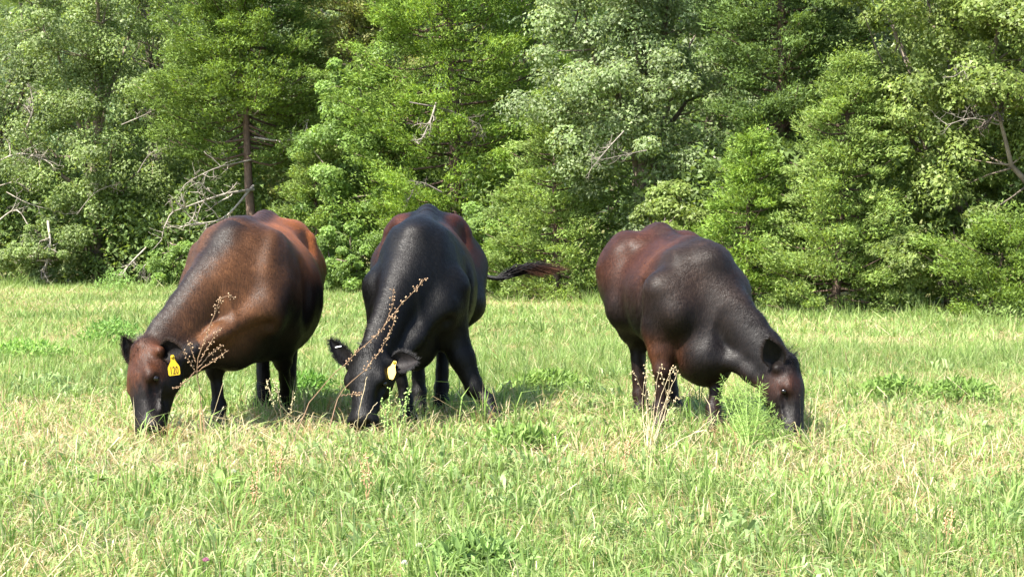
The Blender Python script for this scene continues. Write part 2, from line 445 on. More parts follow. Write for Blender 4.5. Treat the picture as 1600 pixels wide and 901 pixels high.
def curve(P, n):
    """smooth curve through points"""
    P = np.asarray(P, float); m = len(P)
    E = np.vstack([2 * P[0] - P[1], P, 2 * P[-1] - P[-2]])
    t = np.linspace(0, m - 1 - 1e-9, n); i = t.astype(int); f = (t - i)[:, None]
    a, b, c, d = E[i], E[i + 1], E[i + 2], E[i + 3]
    return .5 * (2 * b + (c - a) * f + (2 * a - 5 * b + 4 * c - d) * f ** 2 + (-a + 3 * b - 3 * c + d) * f ** 3)

def build_cow(cfg):
    th = R(cfg['yaw']); hd = np.array([math.sin(th), -math.cos(th), 0]); lf = np.array([-hd[1], hd[0], 0]); O = np.array([*cfg['origin'], 0.])
    Bw = np.stack([hd, lf, [0, 0, 1]])
    loc = lambda p: Bw @ (np.asarray(p, float) - O)
    vec = lambda v: Bw @ np.asarray(v, float)
    zh, zw, wd, bz, rz, S = (cfg[k] for k in ('zh', 'zw', 'w', 'bz', 'rz', 'S'))
    mixz = .5 * (zh + zw)
    xs = np.array([-.82, -.76, -.66, -.54, -.40, -.20, 0, .2, .36, .48, .58, .68, .76]) * S
    top = np.array([zh - .18, zh - .09, zh - .03, zh - .005, zh, mixz + .005, mixz - .012, mixz - .008, zw, zw - .015, zw - .07, zw - .2, zw - .34])
    bot = np.array([.88, .74, .62, .54, .50, bz + .03, bz, bz + .01, bz + .03, bz + .03, rz + .01, rz + .05, rz + .17])
    wid = np.array([.08, .17, .25, .30, .345 + (wd - .40) * .7, .95 * wd, wd, .97 * wd, .87 * cfg.get('shw', 1) ** .6 * wd, .72 * cfg.get('shw', 1) ** .8 * wd, .56 * cfg.get('shw', 1) * wd, .40 * wd, .18 * wd])
    yo = np.interp(xs, [-.8, -.4, 0, .4, .8], np.array(cfg.get('bow', [0, 0, 0, 0, 0])))
    xx = np.linspace(xs[0], xs[-1], 300)
    def sp(v):
        f = np.interp(xx, xs, v); k = 17
        return np.convolve(np.pad(f, k // 2, mode='edge'), np.hanning(k + 2)[1:-1] / np.hanning(k + 2)[1:-1].sum(), 'valid')
    tT, tB, tW, tY = sp(top), sp(bot), sp(wid), sp(yo)
    lean = cfg.get('lean', 0)
    Fd = Field(cfg['lo'], cfg['hi'], cfg.get('voxel', .0115))
    def barrel(X, Y, Z):
        x = np.clip(X, xs[0], xs[-1])
        t, b, w, y0 = np.interp(x, xx, tT), np.interp(x, xx, tB), np.interp(x, xx, tW), np.interp(x, xx, tY)
        cz = b + (t - b) * .47
        dz = Z - cz; hz = np.where(dz > 0, t - cz, cz - b)
        n = np.where(dz > 0, 1.85, 2.15)
        q = ((np.abs(Y - y0) / w) ** n + (np.abs(dz) / hz) ** n) ** (1 / n)
        d = (q - 1) * np.minimum(w, hz)
        return np.maximum(d, np.abs(X - x) * 1.0 + np.minimum(d, 0) * .0 - .001) if False else np.where(np.abs(X - x) > 0, np.sqrt(np.maximum(d, 0) ** 2 + (X - x) ** 2), d)
    Fd.op(barrel, [xs[0] - .03, -wd - .1, .2], [xs[-1] + .03, wd + .15, 1.4], .02)
    yc = lambda x: float(np.interp(x, xx, tY))
    zt = lambda x: float(np.interp(x, xx, tT))
    # spine ridge, hip bones, pin bones, tail head
    sx = np.linspace(-.70, .44, 12) * S
    for a, b in zip(sx[:-1], sx[1:]): Fd.cone((a, yc(a), zt(a) - .022), (b, yc(b), zt(b) - .022), .035, .035, .05)
    for sgn in (1, -1):
        hk = cfg.get('hook', (0, 0))[0 if sgn > 0 else 1]
        Fd.ell((-.43 * S, yc(-.4) + sgn * cfg.get('hookw', .205), zh - .125 + hk), (.12, .07, .07), .10)
        Fd.ell((-.73 * S, sgn * .12, zh - .16), (.06, .045, .05), .06)
        # flank hollow before the hip, thigh
        Fd.ell((-.57 * S, sgn * .21, .86), (.20, .125, .30), .08)
    # withers and shoulder blades
    Fd.ell((.38 * S, yc(.4), zw - .055), (.20, .08, .07), .13)
    for sgn in (1, -1):
        c = (.45 * S, yc(.45) + sgn * .19 * cfg.get('shw', 1) * wd / .42 + lean * .4, .90 * zw / 1.2)
        ax = unit(np.array([.35, 0, -.94])); side = np.array([0, 1., 0]); B = np.stack([ax, side, np.cross(ax, side)])
        Fd.ell(c, (.27, .072, .16), .15, B)
        Fd.ell((.58 * S, yc(.5) + sgn * .175 + lean * .7, .70), (.11, .09, .12), .10)
    # shoulder blade ridge, crease behind the shoulder, hollow before the hip, fold from hip to stifle
    wl = lambda x, z: float(np.interp(x, xx, tW)) * max(.05, 1 - (abs(z - (np.interp(x, xx, tB) + .47 * (np.interp(x, xx, tT) - np.interp(x, xx, tB)))) / max(.1, (np.interp(x, xx, tT) - np.interp(x, xx, tB)) * .5)) ** 2) ** .5
    for sgn in (1, -1):
        y1 = lambda x, z, o=0: yc(x) + sgn * (wl(x, z) + o)
        Fd.cone((.40 * S, y1(.40 * S, 1.0, -.03), zw - .15), (.53 * S, y1(.5 * S, .8, -.005), .78), .035, .045, .05)
        Fd.cone((.23 * S, y1(.23 * S, 1.0, .045), zw - .24), (.27 * S, y1(.27 * S, .62, .035), .60), .024, .036, .09, sub=True)
        if not cfg.get('nogroove'): Fd.ell((-.26 * S, y1(-.26 * S, zh - .2, .03), zh - .17), (.10, .04, .06), .10, sub=True)
        Fd.cone((-.42 * S, y1(-.42 * S, zh - .2, .005), zh - .17), (-.33 * S, y1(-.33 * S, .72, -.035), .68), .035, .05, .07)
        Fd.cone((-.50 * S, sgn * (.30 + .0), zh - .30), (-.47 * S, sgn * .335, .80), .025, .03, .05, sub=True)
    # brisket
    bq = cfg.get('brisket', 1.0); Fd.ell((.58 * S, lean * .7, rz + .16), (.16 * bq, .115 * bq, .15), .09)
    Fd.ell((.40 * S, lean * .5, rz + .13), (.22, .13, .10), .10)
    # forelegs
    for nm, sgn in (('fl', 1), ('fr', -1)):
        foot = loc(cfg[nm]); foot[2] = 0
        el = np.array([.42 * S + .25 * (foot[0] - .44 * S), sgn * .19 + lean, .60]); fe = np.array([foot[0], foot[1], .13])
        kn = el * .47 + fe * .53 + np.array([.025, 0, 0]); kn[2] = .36
        if nm + '_knee' in cfg: kn = loc(cfg[nm + '_knee'])
        fe[:2] = foot[:2] + (kn[:2] - foot[:2]) * .30
        Fd.cone((.47 * S, sgn * .2 + lean * .7, .82), el, .14, .115, .07)
        Fd.cone(el, el * .45 + kn * .55, .112, .078, .05)
        Fd.cone(el * .45 + kn * .55, kn, .078, .056, .03)
        Fd.ell(kn + [.012, 0, -.005], (.054, .056, .066), .02); Fd.cone(kn + [-.03, 0, -.03], fe + [-.022, 0, .03], .022, .024, .015)
        Fd.cone(kn, kn * .5 + fe * .5, .044, .033, .025); Fd.cone(kn * .5 + fe * .5, fe, .033, .040, .02)
        Fd.ell(fe + [-.01, 0, 0], (.05, .046, .045), .02)
        hf = foot + [.035, 0, .05]
        Fd.cone(fe, hf, .042, .046, .02)
        for q in (-1, 1): Fd.cone(hf + [0, q * .024, 0], foot + [.06, q * .028, .022], .034, .036, .008)
    # hind legs
    for nm, sgn in (('hl', 1), ('hr', -1)):
        foot = loc(cfg[nm]); foot[2] = 0
        st = np.array([-.33 * S, sgn * .25, .68]); fe = np.array([foot[0] + .0, foot[1], .13])
        hk = np.array([foot[0] - .05, foot[1] * .9 + sgn * .02, .46])
        Fd.cone((-.52 * S, sgn * .20, .90), st, .20, .135, .08)
        Fd.cone(st, st * .4 + hk * .6, .13, .085, .06); Fd.cone((-.60 * S, sgn * .2, .80), st * .35 + hk * .65, .13, .075, .07)
        Fd.cone(st * .4 + hk * .6, hk, .08, .052, .04)
        Fd.ell(hk + [-.035, 0, .03], (.04, .036, .06), .02); Fd.cone(hk + [-.035, 0, -.03], fe + [-.025, 0, .04], .022, .025, .015)
        Fd.cone(hk, hk * .3 + fe * .7, .05, .041, .03); Fd.cone(hk * .3 + fe * .7, fe, .041, .046, .02)
        Fd.ell(fe, (.05, .047, .045), .02)
        hf = foot + [.04, 0, .05]
        Fd.cone(fe, hf, .043, .046, .02)
        for q in (-1, 1): Fd.cone(hf + [0, q * .024, 0], foot + [.065, q * .028, .022], .034, .036, .008)
    # udder / flank fold
    Fd.ell((-.38 * S, 0, .50), (.15, .13, .09), .08)
    # head frame
    poll = loc(cfg['poll']); muz = loc(cfg['muzzle']); a = muz - poll; HL = np.linalg.norm(a); a = a / HL
    n = vec(cfg['face']); n = unit(n - a * (n @ a)); s = np.cross(n, a)
    hs = HL / .52; hw_ = cfg.get('headw', 1.0)
    def H(u, v, w): return poll + hs * (u * a + v * hw_ * s + w * n)
    # neck: upper crest chain and lower throat chain
    nb = np.array([.40 * S, yc(.4) + lean * .2, zw - .27]); ne = H(.05, 0, -.115)
    mid = cfg.get('neckmid', 0.5); bulge = loc(cfg['neck_via']) if 'neck_via' in cfg else None
    d0 = np.array([.75, 0, -.25]); d1 = unit(ne - nb)
    ctrl = [nb, nb + (ne - nb) * .33 + np.array([.03, 0, .03]), nb + (ne - nb) * .67 + np.array([.02, 0, .02]), ne]
    C = curve(ctrl, 9); tt = np.linspace(0, 1, 9)
    rad = np.interp(tt, [0, .25, .5, .8, 1], [.275, .215, .165, .132, .118]) * cfg.get('neckr', 1)
    flt = np.interp(tt, [0, .3, .6, 1], [.80, .66, .62, .70])
    for i in range(8):
        dv = unit(C[i + 1] - C[i]); upv = np.array([0, 0, 1.]) * (1 - tt[i]) * 1.0 + n * tt[i] * 1.2 + np.array([.3, 0, 0]) * (1 - tt[i])
        sd_ = unit(np.cross(upv, dv))
        Fd.cone(C[i], C[i + 1], rad[i], rad[i + 1], .045, sd_, float(flt[i]))
    # crest ridge from withers to poll
    crest = curve([np.array([.40 * S, yc(.4), zw - .02]), np.array([.40 * S, yc(.4), zw - .02]) * .62 + H(0, 0, -.04) * .38 + [-.01, 0, -.01], H(.0, 0, -.05)], 8)
    for i in range(7): Fd.cone(crest[i], crest[i + 1], .042, .042, .07)
    for sgn in (1, -1):
        A_ = np.array([.60 * S, yc(.5) + sgn * .15 + lean * .6, .74]); B_ = H(.10, sgn * .075, -.17)
        M_ = A_ * .5 + B_ * .5; i5 = int(np.argmin(((C - M_) ** 2).sum(1))); lat = unit(M_ - C[i5] - (M_ - C[i5]) @ d1 * d1)
        if cfg.get('nogroove'): continue
        nr_ = cfg.get('neckr', 1); Fd.cone(A_, M_ + sgn * np.array([0, .008, 0]), .055 * nr_, .036 * nr_, .09); Fd.cone(M_ + sgn * np.array([0, .008, 0]), B_, .036 * nr_, .040 * nr_, .08)
        G0, G1 = A_ + np.array([.06, sgn * .05, -.11]), B_ + n * -.06 + s * sgn * .035
        Fd.cone(G0, G0 * .4 + G1 * .6, .020, .016, .06, sub=True)
    # dewlap
    dl = curve([np.array([.62 * S, lean * .7, rz + .10]), H(.14, 0, -.24) * .45 + np.array([.62 * S, lean * .7, rz + .10]) * .55 + [0, 0, .05 + cfg.get('throat', 0)], H(.12, 0, -.20)], 6)
    for i in range(5): dr_ = cfg.get('neckr', 1) ** 2; Fd.cone(dl[i], dl[i + 1], (.055 - .004 * i) * dr_, (.052 - .004 * i) * dr_, .08)
    HB = np.stack([a, s, n]); bq = cfg.get('brisket', 1.0)
    r = lambda *v: np.array(v) * hs * np.array([1, hw_, 1])
    # skull
    Fd.ell(H(.11, 0, -.075), r(.145, .108, .105), .05, HB)
    Fd.ell(H(.15, 0, -.015), r(.145, .092, .045), .04, HB)
    Fd.ell(H(-.015, 0, -.035), r(.055, .066, .055), .04, HB)
    Fd.cone(H(.17, 0, -.045), H(.43, 0, -.05), .088 * hs, .066 * hs, .04, s, .95 * hw_)
    Fd.cone(H(.27, 0, -.02), H(.43, 0, -.028), .045 * hs, .04 * hs, .03)
    Fd.cone(H(.15, 0, -.165), H(.41, 0, -.105), .075 * hs, .045 * hs, .04, s, .9)
    Fd.ell(H(.455, 0, -.058), r(.066, .088, .074), .03, HB)
    Fd.ell(H(.47, 0, -.10), r(.045, .06, .035), .02, HB)
    for q in (1, -1):
        Fd.ell(H(.16, q * .055, -.125), r(.115, .048, .105), .04, HB)
        Fd.ell(H(.185, q * .092, -.03), r(.042, .026, .034), .025, HB)       # brow
        Fd.ell(H(.205, q * .116, -.045), r(.020, .014, .016), .010, HB, sub=True)   # eye socket
        Fd.cone(H(.225, q * .092, -.075), H(.37, q * .072, -.08), .013 * hs, .009 * hs, .03)    # cheek crest
        Fd.cone(H(.27, q * .10, -.155), H(.10, q * .118, -.20), .010 * hs, .012 * hs, .022, sub=True)
        Fd.ell(H(.165, q * .085, -.008), r(.05, .022, .020), .025, HB)
        Fd.ell(H(.30, q * .092, -.045), r(.08, .024, .022), .04, HB, sub=True)      # hollow below the eye
        Fd.ell(H(.492, q * .042, -.022), r(.024, .017, .020), .010, HB, sub=True)  # nostril
        Fd.cone(H(.03, q * .06, -.06), H(.05, q * .115, -.07), .045 * hs, .03 * hs, .03)   # ear root
    Fd.cone(H(.40, -.09, -.095), H(.47, 0, -.075), .008, .008, .008, sub=True); Fd.cone(H(.40, .09, -.095), H(.47, 0, -.075), .008, .008, .008, sub=True)
    V, Q = surface_nets(Fd.d, Fd.lo, Fd.h)
    # largest blob only is assumed; smooth, then add ears and tail to the same skin
    V = laplace(V, Q, 3, .5)
    hu = (V - poll) @ a / hs; hn = (V - poll) @ n / hs; hv = (V - poll) @ s / hs
    headm = sm(hu, -.12, .03) * (np.linalg.norm(V - H(.2, 0, -.08), axis=1) < .42 * hs) * (hn > -.30)
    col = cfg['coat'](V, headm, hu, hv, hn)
    spine = np.stack([np.linspace(-.7, .4, 24) * S, [yc(q) for q in np.linspace(-.7, .4, 24) * S], [zt(q) for q in np.linspace(-.7, .4, 24) * S]], -1)
    line = np.concatenate([spine, curve(crest, 24)])
    sd2 = np.full(len(V), 9.)
    for p in line: sd2 = np.minimum(sd2, ((V - p) ** 2).sum(1))
    for i in range(8):
        dv = unit(C[i + 1] - C[i]); upv = np.array([0, 0, 1.]) * (1 - tt[i]) + n * tt[i] * 1.2 + np.array([.3, 0, 0]) * (1 - tt[i]); sd_ = unit(np.cross(upv, dv)); u2 = np.cross(dv, sd_)
        for f in (0, .25, .5, .75):
            p = C[i] + (C[i + 1] - C[i]) * f; w = V - p; lat = w @ sd_; upd = w @ u2; al = w @ dv
            sd2 = np.minimum(sd2, np.where((upd > .04) & (np.abs(al) < .05), lat * lat, 9.))
    sw_ = np.exp(-(np.sqrt(sd2) / (cfg.get('stripew', .075) * (.75 + .5 * vn3(V, 8)))) ** 3) * cfg.get('stripe', .9) * (1 - .8 * headm)
    col = mixc(col, np.array([.010, .008, .0075]) + 0 * V, sw_)
    col = col * cfg.get('tone', .62)
    N = vnormals(V, Q)
    g = Geo(); g.add(V, Q, None, col)
    # ears: cupped leaf with thickness
    for q, key in ((1, 'ear_l'), (-1, 'ear_r')):
        dirw, nrmw, Le, We = cfg[key]
        dv = unit(vec(dirw)); nv = vec(nrmw); nv = unit(nv - dv * (nv @ dv)); sv = np.cross(nv, dv)
        base = H(.05, q * .105, -.07); nu, nw_ = 14, 9
        u = np.linspace(0, 1, nu)[:, None]; v = np.linspace(-1, 1, nw_)[None]
        wprof = We * (np.interp(u, [0, .12, .3, .5, .75, .9, 1], [.42, .70, 1, .97, .66, .34, .04]))
        cup = (1 - v ** 2)
        for lay, off in ((0, 0.), (1, -.012)):
            pts = base + u[..., None] * Le * dv + (v * wprof)[..., None] * sv - (cup * (.032 * np.interp(u, [0, .5, 1], [1.3, 1, .25])))[..., None] * nv \
                  + (off * (1 - np.abs(v) ** 4 * .9) * (1 - u * .7))[..., None] * nv - (.05 * u ** 2 * Le / .2)[..., None] * np.array([0, 0, .4])
            W = pts.reshape(-1, 3)
            i = np.arange(nu - 1)[:, None] * nw_; j = np.arange(nw_ - 1)[None]
            qd = np.stack([i + j, i + j + 1, i + nw_ + j + 1, i + nw_ + j], -1).reshape(-1, 4)
            if lay: qd = qd[:, ::-1]
            g.add(W, qd, None, np.array(cfg['ear_in'] if lay == 0 else cfg['ear_out']))
        if q == 1: earL = (base, dv, nv, sv, Le, We)
        else: earR = (base, dv, nv, sv, Le, We)
    # tail
    tl = curve([np.array(p) if not isinstance(p, str) else None for p in cfg['tail'](loc, zh, S)], 24)
    g.tube(tl, np.interp(np.linspace(0, 1, 24), [0, .15, 1], [.045, .024, .013]), cfg['tailcol'], 8)
    root = empty('cow', O, math.atan2(hd[1], hd[0]))
    tag(root, cfg['label'], 'cow', 'cattle grazing in the pasture')
    body = obj('body', g.mesh('cow_body', True), M_coat, root)
    # short coat hair, lying back and down over the skin
    hg = Geo(); nh = cfg.get('hairs', 75000)
    fi = rng.integers(0, len(Q), nh); w4 = rng.dirichlet([1, 1, 1, 1], nh)
    P = (V[Q[fi]] * w4[..., None]).sum(1); Nn = unit((N[Q[fi]] * w4[..., None]).sum(1)); Cc = (col[Q[fi]] * w4[..., None]).sum(1)
    hm = headm[Q[fi, 0]]
    k = P[:, 2] > .05; P, Nn, Cc, hm = P[k], Nn[k], Cc[k], hm[k]
    flow = np.where(hm[:, None] > .5, a[None] * .9 - n[None] * .2, np.array([[-.75, 0, -.55]])) + rng.normal(0, .13, P.shape)
    flow = unit(flow - Nn * (flow * Nn).sum(1, keepdims=True))
    ln = rng.uniform(.014, .030, len(P))[:, None]; ln = np.where(hm[:, None] > .5, ln * .7, ln)
    # longer hair on the topline, crest and poll
    crd = np.min(np.linalg.norm(P[:, None] - crest[None], axis=2), 1)
    ln = ln * np.where((crd < .10)[:, None], 1.7, 1); pd = np.linalg.norm(P - H(-.01, 0, -.02), axis=1)
    tuft = (pd < .085 * hs)[:, None]; ln = np.where(tuft, ln * cfg.get('tuft', 2.0), ln)
    lift = np.where(tuft, .9, .13)
    wdir = np.cross(flow, Nn) * .0008
    tip = P + (flow + Nn * lift) * ln
    HV = np.stack([P - wdir, P + wdir, tip], 1).reshape(-1, 3)
    HT = np.arange(len(P) * 3).reshape(-1, 3)
    hg.add(HV, None, HT, np.repeat(Cc * rng.uniform(.65, 1.4, (len(P), 1)) * .95, 3, 0))
    # ear fringe
    for (b0, dv, nv, sv, Le, We) in (earL, earR):
        m = 500; uu = rng.uniform(.1, 1, m); sg = rng.choice([-1, 1], m)
        wp = We * np.interp(uu, [0, .12, .3, .5, .75, .9, 1], [.42, .70, 1, .97, .66, .34, .04])
        p0 = b0 + uu[:, None] * Le * dv + (sg * wp)[:, None] * sv - (.05 * uu ** 2 * Le / .2)[:, None] * np.array([0, 0, .4])
        dr = unit(sg[:, None] * sv * .7 + dv * .8 + rng.normal(0, .35, (m, 3)))
        t_ = p0 + dr * rng.uniform(.012, .035, (m, 1)); wv = np.cross(dr, nv) * .0013
        hg.add(np.stack([p0 - wv, p0 + wv, t_], 1).reshape(-1, 3), None, np.arange(m * 3).reshape(-1, 3), np.array(cfg['ear_out']) * 1.2)
    tag(obj('coat_hair', hg.mesh('cow_coat_hair'), M_hair, root), kind='stuff')
    # tail switch
    tg = Geo(); m = 300; tb, tend = tl[-5], tl[-1]; td = unit(tl[-1] - tl[-6]); SWL = cfg.get('switch', .30)
    sw0, sw1 = np.array(cfg['tailcol']), np.array(cfg.get('switchtip', cfg['tailcol']))
    for i in range(m):
        f = rng.random(); p0 = tl[int(23 - cfg.get('swfrom', 9) * f)] + rng.normal(0, .006, 3)
        spread = rng.normal(0, 1, 3) * np.array(cfg.get('swspread', (.035, .035, .035)))
        L = SWL * rng.uniform(.45, 1.05)
        sag = cfg.get('swsag', np.array([0, 0, -.05]))
        q = [p0 + td * L * t + spread * (t ** .7 if t > 0 else 0) * (1.35 - .75 * t) + sag * t * t + cfg.get('swwave', np.zeros(3)) * math.sin(t * 3.1) for t in (0, .45, 1)]
        cc = np.array([sw0 * (1 - t) + sw1 * t for t in (0, .02, .75)]) * rng.uniform(.7, 1.3)
        tg.tube(q, [.0026, .0020, .0007], cc, 3)
    tag(obj('tail_hair', tg.mesh('cow_tail_hair'), M_hair, root), kind='stuff')
    # eyes
    for q in (1, -1):
        me = bpy.data.meshes.new('cow_eye'); import bmesh
        bm = bmesh.new(); bmesh.ops.create_uvsphere(bm, u_segments=16, v_segments=10, radius=.0185 * hs); bm.to_mesh(me); bm.free()
        for p in me.polygons: p.use_smooth = True
        e = obj('eye', me, M_eye, root); e.location = H(.205, q * .099, -.045)
    for tg_ in cfg.get('tags', []): ear_tag(root, earL if tg_['ear'] == 'l' else earR, vec, tg_)
    return root

def ear_tag(root, ear, vec, t):
    b0, dv, nv, sv, Le, We = ear
    fc = unit(vec(t['face'])); dn = unit(vec(t['down'])); dn = unit(dn - fc * (dn @ fc)); sx_ = np.cross(dn, fc)
    top = b0 + dv * Le * t.get('along', .5) + nv * .018 + vec(t.get('shift', (0, 0, 0)))
    W, Hh = t['size']
    if t['kind'] == 'plastic':
        prof = [(0, .0), (.10, .0), (.16, .06), (.17, .16), (.20, .30), (.36, .46), (.48, .58), (.5, .66), (.5, .92), (.46, .98), (.38, 1.0), (0, 1.0)]
        xy = [(x * W, y * Hh) for x, y in prof] + [(-x * W, y * Hh) for x, y in prof[::-1][1:-1]]
        m = len(xy); th = .0035
        V = [top + x * sx_ + y * dn + th / 2 * fc for x, y in xy] + [top + x * sx_ + y * dn - th / 2 * fc for x, y in xy]
        me = bpy.data.meshes.new('ear_tag')
        fcs = [list(range(m)), list(range(2 * m - 1, m - 1, -1))] + [[i, i + m, (i + 1) % m + m, (i + 1) % m] for i in range(m)]
        me.from_pydata([tuple(v) for v in V], [], fcs); me.update()
        o = obj('ear_tag', me, M_tag, root)
        g = Geo(); g.tube([top + dn * .012 - fc * .012, top + dn * .012 + fc * .006], [.009, .009], (.5, .3, .02), 10)
        obj('tag_button', g.mesh('tag_button', True), M_tag, o)
        if t.get('text'):
            cu = bpy.data.curves.new('tag_number', 'FONT'); cu.body = t['text']; cu.size = W * .62; cu.align_x = 'CENTER'; cu.align_y = 'CENTER'
            cu.extrude = .0006
            tmp = bpy.data.objects.new('tmp', cu); COL.objects.link(tmp)
            dg = bpy.context.evaluated_depsgraph_get(); tm = bpy.data.meshes.new_from_object(tmp.evaluated_get(dg))
            bpy.data.objects.remove(tmp)
            c = top + dn * Hh * .77 + fc * (th / 2 + .0012); up = -dn; rt = np.cross(up, fc)
            Mx = Matrix(((rt[0], up[0], fc[0], c[0]), (rt[1], up[1], fc[1], c[1]), (rt[2], up[2], fc[2], c[2]), (0, 0, 0, 1)))
            tm.transform(Matrix.Diagonal((.80, 1.5, 1, 1))); tm.transform(Mx); tm.name = 'tag_number'
            obj('tag_number', tm, M_ink, o)
    else:
        g = Geo(); g.tube([top - sx_ * W / 2, top + sx_ * W / 2], [Hh / 2, Hh / 2], (.8, .8, .8), 8)
        obj('metal_clip', g.mesh('metal_clip', True), M_metal, root)

BLACK = np.array([.0042, .0038, .0037])
def vn3(V, f): return .68 * _vn3(V, f) + .32 * _vn3(V * np.array([1.0, 1.6, .55]), f * 5.5)
def _vn3(V, f): return .5 * (vnoise(V[:, 0] * f + 31, V[:, 2] * f + V[:, 1] * f * .7 + 17) + vnoise(V[:, 1] * f + 5, V[:, 2] * f - V[:, 0] * f * .5 + 60))
def mixc(a, b, t): return a * (1 - t[:, None]) + b * t[:, None]
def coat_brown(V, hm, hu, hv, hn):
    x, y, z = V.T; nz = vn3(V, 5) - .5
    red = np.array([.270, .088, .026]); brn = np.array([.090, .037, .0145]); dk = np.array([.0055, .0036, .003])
    up = sm(z + .16 * nz, .80, 1.08)  # black lower coat, raised so it also carries the body's painted shade
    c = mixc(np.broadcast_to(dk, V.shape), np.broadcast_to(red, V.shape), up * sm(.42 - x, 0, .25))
    shoulder = sm(x, .1, .35) * sm(z + .16 * nz, .66, .98) * (1 - hm)  # brown starts high here too, leaving painted shade on the lower shoulder
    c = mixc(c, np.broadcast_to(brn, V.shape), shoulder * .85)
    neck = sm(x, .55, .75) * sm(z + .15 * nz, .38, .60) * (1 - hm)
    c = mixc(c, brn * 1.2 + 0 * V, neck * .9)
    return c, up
def cow_coats():
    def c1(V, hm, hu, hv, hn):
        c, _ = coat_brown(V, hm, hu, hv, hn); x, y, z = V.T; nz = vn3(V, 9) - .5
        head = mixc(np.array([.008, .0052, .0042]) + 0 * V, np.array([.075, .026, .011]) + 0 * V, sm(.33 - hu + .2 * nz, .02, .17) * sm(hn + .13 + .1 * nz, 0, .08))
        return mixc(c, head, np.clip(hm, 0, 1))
    def c2(V, hm, hu, hv, hn):
        x, y, z = V.T; nz = vn3(V, 6) - .5
        c = BLACK + 0 * V
        red = sm(z + .14 * nz, .84, 1.02) * sm(np.abs(y) + .08 * nz, .09, .17) * sm(-x, -.25, .0) * sm(x, -.62, -.30)
        return mixc(c, np.array([.075, .021, .010]) + 0 * V, red * .85 * (1 - hm))
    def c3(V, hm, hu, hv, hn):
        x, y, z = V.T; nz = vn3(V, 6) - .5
        c = mixc(np.array([.0065, .0045, .0040]) + 0 * V, np.array([.0200, .0115, .0078]) + 0 * V, sm(z + .15 * nz, .55, .90))  # shade of the lower body painted into the coat colour
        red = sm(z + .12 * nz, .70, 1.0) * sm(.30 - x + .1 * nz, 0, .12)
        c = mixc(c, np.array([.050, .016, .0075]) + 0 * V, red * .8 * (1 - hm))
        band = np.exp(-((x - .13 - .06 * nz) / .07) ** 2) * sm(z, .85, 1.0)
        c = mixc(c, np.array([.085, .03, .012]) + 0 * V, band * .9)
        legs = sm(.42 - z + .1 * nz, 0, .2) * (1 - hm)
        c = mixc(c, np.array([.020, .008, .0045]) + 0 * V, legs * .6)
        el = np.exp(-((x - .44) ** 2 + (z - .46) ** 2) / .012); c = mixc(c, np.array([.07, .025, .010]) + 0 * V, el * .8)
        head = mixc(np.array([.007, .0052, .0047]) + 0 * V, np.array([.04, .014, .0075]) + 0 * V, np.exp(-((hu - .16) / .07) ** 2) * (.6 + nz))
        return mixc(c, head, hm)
    return c1, c2, c3
C1, C2, C3 = cow_coats()
def hanging_tail(loc, zh, S):
    b = -.80 * S
    return [(b + .06, 0, zh - .10), (b - .03, 0, zh - .16), (b - .075, .0, zh - .35), (b - .08, .01, .75), (b - .07, .02, .55)]

